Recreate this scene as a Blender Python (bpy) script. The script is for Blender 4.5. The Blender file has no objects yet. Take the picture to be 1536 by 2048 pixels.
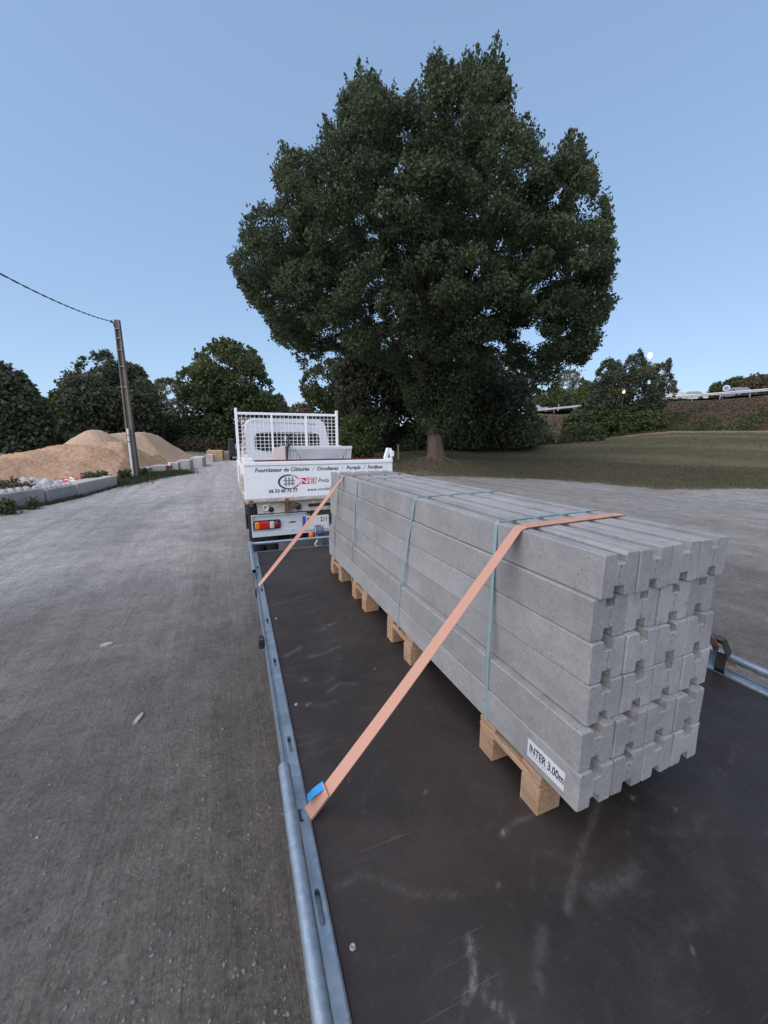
import bpy, math, random
import numpy as np
from mathutils import Vector, Matrix

S = bpy.context.scene
COL = S.collection
rng = np.random.default_rng(7)
random.seed(7)

# ------------------------------------------------------------------ camera, sky, sun, exposure
CAMH = 1.9
YAW, PITCH, FPX = math.radians(22.41), math.radians(10.71), 777.6
cam = bpy.data.cameras.new('camera'); cam.sensor_fit = 'HORIZONTAL'; cam.sensor_width = 36.0
cam.lens = 36.0 * FPX / 1536.0; cam.clip_start = 0.05; cam.clip_end = 6000
camo = bpy.data.objects.new('camera', cam); COL.objects.link(camo)
camo.location = (0, 0, CAMH); camo.rotation_euler = (math.pi / 2 - PITCH, 0, -YAW)
S.camera = camo

SUN_EL, SUN_AZ = math.radians(45.0), math.radians(-114.0)       # azimuth clockwise from +Y
world = bpy.data.worlds.new('World'); S.world = world; world.use_nodes = True
wn, wl = world.node_tree.nodes, world.node_tree.links
bg = wn['Background']
sky = wn.new('ShaderNodeTexSky'); sky.sky_type = 'NISHITA'; sky.sun_disc = False
sky.sun_elevation = SUN_EL; sky.sun_rotation = SUN_AZ
sky.altitude = 100; sky.air_density = 1.0; sky.dust_density = 0.4; sky.ozone_density = 5.0
gm = wn.new('ShaderNodeGamma'); gm.inputs['Gamma'].default_value = 0.40        # the even light of dusk
tn_ = wn.new('ShaderNodeMix'); tn_.data_type = 'RGBA'; tn_.blend_type = 'MULTIPLY'; tn_.inputs[0].default_value = 1.0
tn_.inputs[7].default_value = (0.89, 1.075, 1.30, 1)
wl.new(sky.outputs[0], gm.inputs['Color']); wl.new(gm.outputs[0], tn_.inputs[6]); wl.new(tn_.outputs[2], bg.inputs[0])
bg.inputs[1].default_value = 0.150
sl = bpy.data.lights.new('sun', 'SUN'); sl.energy = 1.5; sl.angle = math.radians(100); sl.color = (1.0, 0.87, 0.81)
slo = bpy.data.objects.new('sun', sl); COL.objects.link(slo)
sd = Vector((math.sin(SUN_AZ) * math.cos(SUN_EL), math.cos(SUN_AZ) * math.cos(SUN_EL), math.sin(SUN_EL)))
slo.rotation_euler = sd.to_track_quat('Z', 'Y').to_euler(); slo.location = (-20, 0, 30)
S.view_settings.view_transform = 'Standard'; S.view_settings.look = 'None'
S.view_settings.exposure = 1.25; S.view_settings.gamma = 1.0; S.view_settings.use_curve_mapping = False
S.render.film_transparent = False

# ------------------------------------------------------------------ helpers: measuring
_f = np.array([math.sin(YAW) * math.cos(PITCH), math.cos(YAW) * math.cos(PITCH), -math.sin(PITCH)])
_r = np.array([math.cos(YAW), -math.sin(YAW), 0.0]); _u = np.cross(_r, _f)

def ray(px, py):
    return _f + _r * ((px - 768) / FPX) - _u * ((py - 1024) / FPX)

def at(px, py, z):                       # point of the level plane at height z
    d = ray(px, py); t = (z - CAMH) / d[2]
    return np.array([d[0] * t, d[1] * t, z])

def atr(px, py, r):                      # point at horizontal distance r
    d = ray(px, py); t = r / math.hypot(d[0], d[1])
    return np.array([d[0] * t, d[1] * t, CAMH + d[2] * t])

# ------------------------------------------------------------------ helpers: objects
def tag(o, label=None, cat=None, group=None, kind=None):
    if label: o['label'] = label
    if cat: o['category'] = cat
    if group: o['group'] = group
    if kind: o['kind'] = kind
    return o

def thing(name, label, cat, loc=(0, 0, 0), rz=0.0, group=None):
    o = bpy.data.objects.new(name, None); COL.objects.link(o)
    o.empty_display_size = 0.1; o.location = loc; o.rotation_euler = (0, 0, rz)
    return tag(o, label, cat, group)

def link_mesh(name, me, parent=None, m=None):
    if m is not None:
        me.materials.clear()
        for k in (m if isinstance(m, (list, tuple)) else [m]): me.materials.append(k)
    o = bpy.data.objects.new(name, me); COL.objects.link(o)
    if parent is not None: o.parent = parent
    return o

class MB:
    def __init__(s): s.v = []; s.f = []; s.mi = []; s.sm = []
    def add(s, vs, fs, mi=0, smooth=False):
        b = len(s.v); s.v += [tuple(map(float, v)) for v in vs]
        for f in fs: s.f.append(tuple(b + i for i in f)); s.mi.append(mi); s.sm.append(smooth)
        return s
    def box(s, x0, x1, y0, y1, z0, z1, mi=0, b=0.0):
        if b <= 0:
            vs = [(x, y, z) for x in (x0, x1) for y in (y0, y1) for z in (z0, z1)]
            return s.add(vs, [(0, 1, 3, 2), (4, 6, 7, 5), (0, 4, 5, 1), (2, 3, 7, 6), (0, 2, 6, 4), (1, 5, 7, 3)], mi)
        pts = []
        def rect(z, i): return [(x0 + i, y0, z), (x1 - i, y0, z), (x1, y0 + i, z), (x1, y1 - i, z), (x1 - i, y1, z), (x0 + i, y1, z), (x0, y1 - i, z), (x0, y0 + i, z)]
        def rin(z): return [(x0 + b, y0 + b, z), (x1 - b, y0 + b, z), (x1 - b, y0 + b, z), (x1 - b, y1 - b, z), (x1 - b, y1 - b, z), (x0 + b, y1 - b, z), (x0 + b, y1 - b, z), (x0 + b, y0 + b, z)]
        lo, hi = rect(z0 + b, b), rect(z1 - b, b)
        bot = [(x0 + b, y0 + b, z0), (x1 - b, y0 + b, z0), (x1 - b, y1 - b, z0), (x0 + b, y1 - b, z0)]
        top = [(a, c, z1) for a, c, _ in bot]
        vs = lo + hi + bot + top; fs = []
        for i in range(8): fs.append((i, (i + 1) % 8, 8 + (i + 1) % 8, 8 + i))
        B, T = 16, 20
        for k, (i, j) in enumerate([(0, 1), (2, 3), (4, 5), (6, 7)]):
            fs.append((j, i, B + k, B + (k + 1) % 4)); fs.append((8 + i, 8 + j, T + (k + 1) % 4, T + k))
            n = (j + 1) % 8; fs.append((j, B + (k + 1) % 4, n)); fs.append((8 + j, 8 + n, T + (k + 1) % 4))
        fs.append((B + 3, B + 2, B + 1, B)); fs.append((T, T + 1, T + 2, T + 3))
        return s.add(vs, fs, mi)
    def tube(s, pts, r, n=10, mi=0, caps=True):
        pts = [Vector(p) for p in pts]; k = len(pts)
        rs = list(r) if hasattr(r, '__len__') else [r] * k
        vs = []; fs = []
        up = None
        for i, p in enumerate(pts):
            t = (pts[min(i + 1, k - 1)] - pts[max(i - 1, 0)]).normalized()
            if up is None:
                a = Vector((0, 0, 1)) if abs(t.z) < 0.9 else Vector((1, 0, 0))
                up = (a - t * a.dot(t)).normalized()
            else:
                up = (up - t * up.dot(t)).normalized()
            sd_ = t.cross(up)
            for j in range(n):
                a = 2 * math.pi * j / n
                vs.append(p + (up * math.cos(a) + sd_ * math.sin(a)) * rs[i])
        for i in range(k - 1):
            for j in range(n):
                a, b = i * n + j, i * n + (j + 1) % n
                fs.append((a, b, b + n, a + n))
        s.add(vs, fs, mi, True)
        if caps:
            s.add(vs[:n][::-1], [tuple(range(n))], mi); s.add(vs[-n:], [tuple(range(n))], mi)
        return s
    def prism(s, poly, axis, a0, a1, mi=0):     # poly in the two other axes, extruded along axis
        n = len(poly)
        def mk(p, a):
            if axis == 0: return (a, p[0], p[1])
            if axis == 1: return (p[0], a, p[1])
            return (p[0], p[1], a)
        vs = [mk(p, a0) for p in poly] + [mk(p, a1) for p in poly]
        fs = [(i, (i + 1) % n, n + (i + 1) % n, n + i) for i in range(n)]
        fs += [tuple(range(n - 1, -1, -1)), tuple(range(n, 2 * n))]
        return s.add(vs, fs, mi)
    def lathe(s, prof, c=(0, 0, 0), axis=2, n=20, mi=0):
        vs = []; fs = []; m = len(prof)
        for r, h in prof:
            for j in range(n):
                a = 2 * math.pi * j / n; q = (r * math.cos(a), r * math.sin(a), h)
                if axis == 0: q = (h, q[0], q[1])
                if axis == 1: q = (q[1], h, q[0])
                vs.append((q[0] + c[0], q[1] + c[1], q[2] + c[2]))
        for i in range(m - 1):
            for j in range(n):
                fs.append((i * n + j, i * n + (j + 1) % n, (i + 1) * n + (j + 1) % n, (i + 1) * n + j))
        return s.add(vs, fs, mi, True)
    def ribbon(s, pts, wd, width, th=0.0016, mi=0):
        vs = []; fs = []; k = len(pts)
        for i in range(k):
            p = Vector(pts[i]); t = (Vector(pts[min(i + 1, k - 1)]) - Vector(pts[max(i - 1, 0)])).normalized()
            w = Vector(wd[i] if isinstance(wd, list) else wd); w = (w - t * w.dot(t)).normalized(); nn = t.cross(w)
            ww = width[i] if isinstance(width, list) else width
            for a, b in ((-1, -1), (1, -1), (1, 1), (-1, 1)): vs.append(p + w * (a * ww / 2) + nn * (b * th / 2))
        for i in range(k - 1):
            for j in range(4):
                fs.append((i * 4 + j, i * 4 + (j + 1) % 4, i * 4 + 4 + (j + 1) % 4, i * 4 + 4 + j))
        fs += [(3, 2, 1, 0), tuple(4 * (k - 1) + q for q in range(4))]
        return s.add(vs, fs, mi)
    def mesh(s, name='mesh', fix=True):
        me = bpy.data.meshes.new(name); me.from_pydata(s.v, [], s.f)
        me.polygons.foreach_set('material_index', s.mi); me.polygons.foreach_set('use_smooth', s.sm)
        if fix:
            import bmesh
            bm = bmesh.new(); bm.from_mesh(me); bmesh.ops.recalc_face_normals(bm, faces=bm.faces); bm.to_mesh(me); bm.free()
        me.update(); return me
    def build(s, name, m, parent=None, loc=None, rot=None):
        o = link_mesh(name, s.mesh(name), parent, m)
        if loc is not None: o.location = loc
        if rot is not None: o.rotation_euler = rot
        return o

def fast_mesh(name, V, F, smooth=False):          # numpy arrays; F is (n,3) or (n,4)
    me = bpy.data.meshes.new(name); n, k = F.shape
    me.vertices.add(len(V)); me.vertices.foreach_set('co', np.ascontiguousarray(V, dtype=np.float32).ravel())
    me.loops.add(n * k); me.loops.foreach_set('vertex_index', np.ascontiguousarray(F, dtype=np.int32).ravel())
    me.polygons.add(n); me.polygons.foreach_set('loop_start', np.arange(0, n * k, k, dtype=np.int32))
    me.polygons.foreach_set('loop_total', np.full(n, k, dtype=np.int32))
    me.polygons.foreach_set('use_smooth', np.full(n, smooth, dtype=bool))
    me.update(calc_edges=True); return me

def attr(me, name, data, domain='POINT', kind='FLOAT'):
    a = me.attributes.new(name, kind, domain)
    if kind == 'FLOAT': a.data.foreach_set('value', np.ascontiguousarray(data, dtype=np.float32))
    else:
        d = np.concatenate([data, np.ones((len(data), 1))], 1) if data.shape[1] == 3 else data
        a.data.foreach_set('color', np.ascontiguousarray(d, dtype=np.float32).ravel())

# ------------------------------------------------------------------ helpers: materials
class NT:
    def __init__(s, name):
        s.m = bpy.data.materials.new(name); s.m.use_nodes = True
        s.n, s.l = s.m.node_tree.nodes, s.m.node_tree.links
        s.p = s.n['Principled BSDF']; s.out = s.n['Material Output']
        tc = s.n.new('ShaderNodeTexCoord'); oi = s.n.new('ShaderNodeObjectInfo')
        ad = s.n.new('ShaderNodeVectorMath'); ad.operation = 'MULTIPLY_ADD'
        cx = s.n.new('ShaderNodeCombineXYZ')
        for i in range(3): s.l.new(oi.outputs['Random'], cx.inputs[i])
        s.l.new(cx.outputs[0], ad.inputs[0]); ad.inputs[1].default_value = (37, 23, 51); s.l.new(tc.outputs['Object'], ad.inputs[2])
        s.co = ad.outputs[0]
    def stretch(s, v):
        mp = s.n.new('ShaderNodeMapping'); mp.inputs['Scale'].default_value = v
        s.l.new(s.co, mp.inputs['Vector']); return mp.outputs[0]
    def noise(s, scale, detail=6, rough=0.6, co=None, dist=0.0):
        t = s.n.new('ShaderNodeTexNoise'); t.inputs['Scale'].default_value = scale; t.inputs['Detail'].default_value = detail
        t.inputs['Roughness'].default_value = rough; t.inputs['Distortion'].default_value = dist
        s.l.new(co or s.co, t.inputs['Vector']); return t.outputs['Fac']
    def voro(s, scale, co=None, feature='F1', out='Distance', rnd=1.0):
        t = s.n.new('ShaderNodeTexVoronoi'); t.feature = feature; t.inputs['Scale'].default_value = scale
        t.inputs['Randomness'].default_value = rnd
        s.l.new(co or s.co, t.inputs['Vector']); return t.outputs[out]
    def ramp(s, fac, stops):
        t = s.n.new('ShaderNodeValToRGB'); e = t.color_ramp.elements
        while len(e) < len(stops): e.new(0.5)
        for q, (p, c) in zip(e, stops):
            q.position = p; q.color = (c, c, c, 1) if not hasattr(c, '__len__') else (*c[:3], 1)
        s.l.new(fac, t.inputs[0]); return t.outputs[0]
    def mix(s, a, b, fac, mode='MIX'):
        t = s.n.new('ShaderNodeMix'); t.data_type = 'RGBA'; t.blend_type = mode
        for sock, v in ((t.inputs[6], a), (t.inputs[7], b)):
            if hasattr(v, 'is_output'): s.l.new(v, sock)
            else: sock.default_value = (*v[:3], 1)
        if hasattr(fac, 'is_output'): s.l.new(fac, t.inputs[0])
        else: t.inputs[0].default_value = fac
        return t.outputs[2]
    def math(s, op, a, b=0.0, c=0.0):
        t = s.n.new('ShaderNodeMath'); t.operation = op
        for sock, v in zip(t.inputs, (a, b, c)):
            if hasattr(v, 'is_output'): s.l.new(v, sock)
            else: sock.default_value = v
        return t.outputs[0]
    def attr(s, name, out='Fac'):
        t = s.n.new('ShaderNodeAttribute'); t.attribute_name = name; return t.outputs[out]
    def bump(s, h, strength=0.3, dist=0.01):
        t = s.n.new('ShaderNodeBump'); t.inputs['Strength'].default_value = strength; t.inputs['Distance'].default_value = dist
        s.l.new(h, t.inputs['Height'])
        cur = s.p.inputs['Normal'].links
        if cur: s.l.new(cur[0].from_socket, t.inputs['Normal'])
        s.l.new(t.outputs[0], s.p.inputs['Normal']); return s
    def set(s, col=None, rough=None, metal=None, spec=None):
        for k, v in (('Base Color', col), ('Roughness', rough), ('Metallic', metal), ('Specular IOR Level', spec)):
            if v is None: continue
            if hasattr(v, 'is_output'): s.l.new(v, s.p.inputs[k])
            else: s.p.inputs[k].default_value = (*v[:3], 1) if hasattr(v, '__len__') else v
        return s

def plain(name, col, rough=0.5, metal=0.0, var=0.12, scale=6.0, bump=0.0, bscale=80.0, dirt=0.0, dcol=(0.12, 0.1, 0.08), stretch=None, spec=0.5):
    t = NT(name); co = t.stretch(stretch) if stretch else None
    c = t.mix([k * (1 - var) for k in col], [min(1, k * (1 + var)) for k in col], t.noise(scale, 5, 0.6, co))
    if dirt > 0:
        c = t.mix(c, dcol, t.ramp(t.noise(scale * 2.3, 8, 0.7, co), [(0.62 - dirt * 0.35, 0), (0.78, 0.85)]))
    r = t.ramp(t.noise(scale * 3, 4), [(0.3, max(0.02, rough - 0.1)), (0.7, min(1, rough + 0.12))])
    t.set(c, r, metal, spec)
    if bump: t.bump(t.noise(bscale, 6, 0.65, co), bump, 0.004)
    return t.m

def emit(name, col, strength):
    t = NT(name); t.set((0.1, 0.1, 0.1), 0.4)
    t.p.inputs['Emission Color'].default_value = (*col, 1); t.p.inputs['Emission Strength'].default_value = strength
    return t.m

# ------------------------------------------------------------------ materials
def concrete(name, col, pits=True, scale=5.0):
    t = NT(name)
    oi = t.n.new('ShaderNodeObjectInfo')
    c = t.mix([k * 0.80 for k in col], [k * 1.16 for k in col], t.ramp(t.noise(scale, 8, 0.72), [(0.3, 0), (0.7, 1)]))
    c = t.mix(c, t.ramp(oi.outputs['Random'], [(0, 0.86), (1, 1.10)]), 1.0, 'MULTIPLY')
    c = t.mix(c, t.ramp(t.noise(75, 5, 0.8), [(0.3, 0.84), (0.7, 1.14)]), 1.0, 'MULTIPLY')
    c = t.mix(c, [k * 1.22 for k in col], t.ramp(t.noise(scale * 0.6, 4, 0.6, t.stretch((1, 0.35, 1))), [(0.5, 0), (0.75, 0.55)]))
    c = t.mix(c, [k * 0.58 for k in col], t.ramp(t.noise(24, 7, 0.78), [(0.55, 0), (0.72, 0.7)]))
    if pits:
        v = t.voro(70); n = t.noise(9, 2)
        c = t.mix(c, (0.07, 0.068, 0.066), t.math('MULTIPLY', t.ramp(v, [(0.1, 1), (0.19, 0)]), t.ramp(n, [(0.48, 0), (0.6, 0.85)])))
        v2 = t.voro(190)
        c = t.mix(c, [k * 0.45 for k in col], t.math('MULTIPLY', t.ramp(v2, [(0.12, 1), (0.3, 0)]), t.ramp(t.noise(14, 3), [(0.45, 0), (0.62, 0.7)])))
        t.bump(t.ramp(v, [(0.08, 0), (0.22, 1)]), 0.25, 0.003)
    t.bump(t.noise(160, 6, 0.75), 0.5, 0.004).bump(t.noise(12, 6, 0.7), 0.4, 0.006)
    t.set(c, 0.88, 0, 0.3); return t.m

M = {}
M['concrete'] = concrete('cast_concrete', (0.305, 0.305, 0.304))
M['block'] = concrete('block_concrete', (0.40, 0.385, 0.365), False, 2.0)
M['block_pale'] = concrete('pale_block_concrete', (0.52, 0.49, 0.44), False, 2.0)
M['block_yellow'] = concrete('yellow_block_concrete', (0.48, 0.36, 0.2), False, 2.0)
M['pole_concrete'] = plain('pole_concrete', (0.20, 0.17, 0.142), 0.9, var=0.3, scale=3, bump=0.3, bscale=40)
M['pole_dark'] = plain('pole_dark_concrete', (0.11, 0.10, 0.09), 0.9, var=0.3, scale=3, bump=0.3, bscale=40)
M['wood'] = None
def wood():
    t = NT('pallet_wood'); co = t.stretch((14, 3, 14))
    w = t.noise(3.0, 6, 0.7, co, 1.2)
    c = t.ramp(w, [(0.3, (0.24, 0.14, 0.078)), (0.5, (0.37, 0.235, 0.14)), (0.72, (0.47, 0.32, 0.205))])
    c = t.mix(c, (0.20, 0.12, 0.07), t.ramp(t.noise(16, 4, 0.6, co), [(0.55, 0), (0.72, 0.7)]))
    c = t.mix(c, (0.24, 0.21, 0.18), t.ramp(t.noise(9, 5), [(0.5, 0), (0.68, 0.5)]))
    t.set(c, 0.8, 0, 0.3).bump(w, 0.3, 0.003); return t.m
M['wood'] = wood()
M['galv'] = None
def galv():
    t = NT('galvanised_steel')
    v = t.voro(55, out='Color'); sp = t.n.new('ShaderNodeSeparateColor'); t.l.new(v, sp.inputs[0])
    c = t.mix((0.25, 0.315, 0.375), (0.32, 0.39, 0.45), sp.outputs[0])
    c = t.mix(c, (0.15, 0.19, 0.225), t.ramp(t.noise(7, 6, 0.7), [(0.48, 0), (0.72, 0.7)]))
    c = t.mix(c, (0.33, 0.32, 0.3), t.ramp(t.noise(30, 6, 0.7), [(0.58, 0), (0.7, 0.6)]))
    r = t.ramp(t.noise(11, 5), [(0.3, 0.42), (0.7, 0.6)])
    t.set(c, r, 0.75).bump(t.noise(120, 3), 0.06, 0.002); return t.m
M['galv'] = galv()
M['rubber'] = plain('black_rubber', (0.018, 0.018, 0.02), 0.7, bump=0.1)
M['black'] = plain('black_plastic', (0.02, 0.02, 0.022), 0.45)
M['darksteel'] = plain('dark_steel', (0.06, 0.055, 0.05), 0.6, 0.5, 0.3)
M['rusty'] = plain('rusty_steel', (0.16, 0.085, 0.055), 0.85, 0.1, 0.35, 14, 0.3)
M['white'] = plain('white_paint', (0.88, 0.88, 0.885), 0.32, var=0.04, scale=3, dirt=0.18, dcol=(0.42, 0.39, 0.35))
M['white_cab'] = plain('white_cab_paint', (0.80, 0.81, 0.83), 0.25, var=0.03, scale=2)
M['offwhite'] = plain('grimy_white_paint', (0.52, 0.49, 0.43), 0.5, var=0.1, scale=6, dirt=0.55, dcol=(0.14, 0.09, 0.06))
M['light_grey'] = plain('light_board_white', (0.58, 0.62, 0.66), 0.45, var=0.08, scale=5, dirt=0.25, dcol=(0.25, 0.22, 0.2))
M['maroon'] = plain('maroon_trim', (0.12, 0.018, 0.03), 0.45)
M['red_print'] = plain('red_print', (0.60, 0.03, 0.03), 0.45, var=0.03)
M['navy_print'] = plain('navy_print', (0.025, 0.03, 0.16), 0.45, var=0.03)
M['black_print'] = plain('black_print', (0.025, 0.022, 0.03), 0.5, var=0.03)
M['grey_print'] = plain('grey_print', (0.22, 0.23, 0.26), 0.5, var=0.03)
M['blue_print'] = plain('blue_print', (0.03, 0.1, 0.45), 0.45, var=0.03)
M['white_print'] = plain('white_print', (0.78, 0.78, 0.78), 0.5, var=0.02)
M['plate'] = plain('number_plate', (0.68, 0.67, 0.62), 0.35, var=0.03)
M['lens_red'] = plain('red_lens', (0.55, 0.012, 0.015), 0.15, var=0.08, scale=20)
M['lens_dark'] = plain('dark_red_lens', (0.22, 0.012, 0.015), 0.15)
M['lens_amber'] = plain('amber_lens', (0.75, 0.22, 0.02), 0.15)
M['lens_clear'] = plain('clear_lens', (0.6, 0.55, 0.52), 0.15)
M['basket'] = plain('white_ribbed_plastic', (0.60, 0.585, 0.58), 0.5, var=0.06, scale=5, dirt=0.15)
M['tarp'] = plain('white_tarp', (0.38, 0.39, 0.41), 0.6, var=0.25, scale=3, bump=0.4, bscale=9)
M['orange'] = plain('orange_plastic', (0.62, 0.12, 0.05), 0.5)
M['cone_red'] = plain('cone_red', (0.6, 0.06, 0.04), 0.5)
M['blue_web'] = plain('blue_webbing', (0.02, 0.27, 0.6), 0.65, var=0.06)
M['blue_strap'] = plain('winch_webbing', (0.10, 0.14, 0.22), 0.7)
def webbing():
    t = NT('orange_webbing')
    w = t.n.new('ShaderNodeTexWave'); w.inputs['Scale'].default_value = 160; w.inputs['Distortion'].default_value = 0.3
    t.l.new(t.co, w.inputs['Vector'])
    c = t.mix((0.455, 0.245, 0.172), (0.545, 0.305, 0.225), w.outputs['Fac'])
    c = t.mix(c, (0.46, 0.27, 0.215), t.ramp(t.noise(12, 5), [(0.45, 0), (0.75, 0.6)]))
    t.set(c, 0.75, 0, 0.3).bump(w.outputs['Fac'], 0.25, 0.0008); return t.m
M['webbing'] = webbing()
M['band'] = plain('teal_plastic_band', (0.22, 0.345, 0.345), 0.35, var=0.12, scale=9)
M['band_dark'] = plain('grey_green_band', (0.09, 0.12, 0.13), 0.4, var=0.12, scale=9)
M['sticker'] = plain('white_sticker', (0.58, 0.60, 0.63), 0.45, var=0.06)
M['tyre'] = plain('tyre_rubber', (0.02, 0.02, 0.021), 0.85, bump=0.2)
M['rim'] = plain('grey_rim', (0.3, 0.3, 0.31), 0.45, 0.6)
M['cable'] = plain('black_cable', (0.03, 0.03, 0.035), 0.6)
M['pvc'] = plain('pale_conduit', (0.62, 0.62, 0.63), 0.5, dirt=0.15)
M['post_wood'] = plain('weathered_post', (0.30, 0.27, 0.23), 0.9, var=0.25, scale=9, bump=0.3, stretch=(4, 4, 0.6))
M['car_dark'] = plain('dark_car_paint', (0.03, 0.035, 0.045), 0.25)
M['car_white'] = plain('white_car_paint', (0.5, 0.5, 0.5), 0.3)
M['car_silver'] = plain('silver_car_paint', (0.30, 0.31, 0.32), 0.3, 0.3)
M['tarmac'] = plain('tarmac', (0.09, 0.09, 0.095), 0.9, bump=0.3)
M['seat'] = plain('dark_seat_fabric', (0.03, 0.03, 0.034), 0.9)
def glass(name, col, rough=0.05):
    t = NT(name); t.set(col, rough)
    t.p.inputs['Transmission Weight'].default_value = 1.0; t.p.inputs['IOR'].default_value = 1.03; return t.m
M['glass'] = glass('cab_glass', (0.78, 0.86, 0.84))
M['car_glass'] = plain('car_glass', (0.16, 0.21, 0.24), 0.12)

def sandmat(name, c0, c1, c2):
    t = NT(name)
    c = t.mix(c0, c1, t.ramp(t.noise(0.8, 6, 0.65), [(0.35, 0), (0.65, 1)]))
    c = t.mix(c, c2, t.ramp(t.noise(3.5, 7, 0.7), [(0.5, 0), (0.7, 0.8)]))
    c = t.mix(c, [k * 0.55 for k in c0], t.ramp(t.voro(7), [(0.1, 0.55), (0.35, 0)]))
    t.set(c, 0.95, 0, 0.2).bump(t.noise(5, 8, 0.75), 0.7, 0.08).bump(t.voro(9), 0.4, 0.04); return t.m
M['sand'] = sandmat('tan_sand', (0.46, 0.33, 0.228), (0.50, 0.375, 0.27), (0.40, 0.285, 0.195))
M['sand_orange'] = sandmat('orange_sand', (0.475, 0.305, 0.19), (0.39, 0.265, 0.175), (0.52, 0.37, 0.25))
M['gravel_grey'] = sandmat('grey_gravel', (0.22, 0.23, 0.24), (0.27, 0.28, 0.29), (0.18, 0.19, 0.2))

def leafmat(name, dark, light, third=None, trans=0.25):
    t = NT(name); a = t.attr('tint')
    c = t.mix(dark, light, a)
    if third: c = t.mix(c, third, t.ramp(a, [(0.86, 0), (0.95, 1)]))
    t.set(c, 0.6, 0, 0.25)
    tr = t.n.new('ShaderNodeBsdfTranslucent'); t.l.new(c, tr.inputs[0])
    mx = t.n.new('ShaderNodeMixShader'); mx.inputs[0].default_value = trans
    t.l.new(t.p.outputs[0], mx.inputs[1]); t.l.new(tr.outputs[0], mx.inputs[2]); t.l.new(mx.outputs[0], t.out.inputs[0]); return t.m
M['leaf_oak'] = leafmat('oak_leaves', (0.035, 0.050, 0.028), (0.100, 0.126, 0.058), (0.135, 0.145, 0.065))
M['leaf_dark'] = leafmat('dark_leaves', (0.06, 0.074, 0.05), (0.112, 0.13, 0.074))
M['leaf_green'] = leafmat('green_leaves', (0.05, 0.07, 0.03), (0.11, 0.135, 0.055))
M['leaf_bright'] = leafmat('bright_leaves', (0.05, 0.075, 0.022), (0.11, 0.15, 0.045))
M['leaf_pale'] = leafmat('pale_leaves', (0.11, 0.115, 0.07), (0.20, 0.19, 0.12))
M['leaf_brown'] = leafmat('brown_leaves', (0.105, 0.08, 0.053), (0.17, 0.13, 0.088), (0.11, 0.115, 0.06))
M['leaf_grass'] = leafmat('grass_blades', (0.075, 0.076, 0.045), (0.15, 0.136, 0.083), (0.19, 0.16, 0.10), 0.15)
M['leaf_weed'] = leafmat('weed_leaves', (0.04, 0.06, 0.028), (0.09, 0.105, 0.045), (0.16, 0.14, 0.08))
def bark():
    t = NT('oak_bark'); co = t.stretch((6, 6, 0.9))
    n = t.noise(3, 8, 0.75, co, 0.8)
    c = t.ramp(n, [(0.3, (0.055, 0.042, 0.032)), (0.55, (0.15, 0.112, 0.085)), (0.75, (0.25, 0.19, 0.145))])
    t.set(c, 0.95, 0, 0.2).bump(n, 0.9, 0.05); return t.m
M['bark'] = bark()
M['bark_dark'] = plain('dark_bark', (0.05, 0.04, 0.032), 0.95, var=0.3, scale=5)
M['stone'] = plain('pebble_stone', (0.145, 0.14, 0.133), 0.9, var=0.35, scale=3, bump=0.2)
M['flat_stone'] = plain('pale_flat_stone', (0.33, 0.315, 0.28), 0.9, var=0.15, scale=30, bump=0.3)

# ------------------------------------------------------------------ ground
RK = np.array([0, 14, 17, 19, 20, 21, 22, 23, 24, 25, 26, 28, 30, 33, 36, 40, 45, 50, 52, 54, 56, 58, 60, 62, 64, 66, 68, 70, 73, 76, 80, 84, 88, 92, 96, 100, 106, 112, 120, 130, 150, 200, 400, 3500], float)
FLAT = [(0, 0), (3500, 0)]
COLS = [(-180, FLAT), (5, FLAT),
        (12, [(0, 0), (22, 0), (26, .35), (45, .5), (70, .6), (3500, .6)]),
        (24.7, [(0, 0), (21, 0), (24, .5), (30, .7), (45, 1.0), (70, 1.2), (110, 1.5), (135, 4.5), (150, 4), (3500, 1.5)]),
        (29.7, [(0, 0), (21, 0), (24, .74), (27, .8), (45, 1.05), (60, 1.3), (100, 1.5), (118, 5.5), (135, 5.5), (3500, 2)]),
        (36.3, [(0, 0), (20.5, 0), (23.5, .5), (28, .6), (52, 1.05), (70, 1.3), (85, 2.5), (98, 6.8), (112, 6.8), (130, 4), (3500, 3)]),
        (43.3, [(0, 0), (19.8, 0), (22.5, .35), (28, .64), (52, 1.4), (65, 1.8), (72, 3), (83, 6.8), (96, 6.8), (112, 4), (3500, 3)]),
        (49.9, [(0, 0), (19, 0), (22, .35), (28, .75), (52, 1.95), (57, 2.3), (73, 6.8), (86, 6.8), (102, 4), (3500, 3)]),
        (58.3, [(0, 0), (17.4, 0), (20.5, .35), (22, .45), (32, 1.0), (52, 2.64), (54, 2.9), (65.5, 6.8), (78, 6.8), (94, 4), (3500, 3)]),
        (66.5, [(0, 0), (18.5, 0), (21, .3), (24, .45), (35, 1.2), (52, 2.56), (53, 2.8), (62.5, 6.8), (75, 6.8), (90, 4), (3500, 3)]),
        (80, [(0, 0), (20, 0), (23, .35), (35, 1.1), (52, 2.5), (53, 2.7), (62.5, 6.8), (75, 6.8), (90, 4), (3500, 3)]),
        (100, [(0, 0), (26, 0), (30, .35), (40, 1.1), (54, 2.5), (56, 2.7), (66, 6.8), (80, 6.8), (95, 4), (3500, 3)]),
        (125, [(0, 0), (60, 0), (120, 1), (3500, 1)]), (150, FLAT), (180, FLAT)]
AZK = np.array([c[0] for c in COLS], float)
ZT = np.array([np.interp(RK, [k[0] for k in c[1]], [k[1] for k in c[1]]) for c in COLS])
EDGE_AZ = [-180, 5, 9, 12, 24.7, 29.7, 36.3, 43.3, 49.9, 58.3, 66.5, 80, 100, 125, 180]
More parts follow.
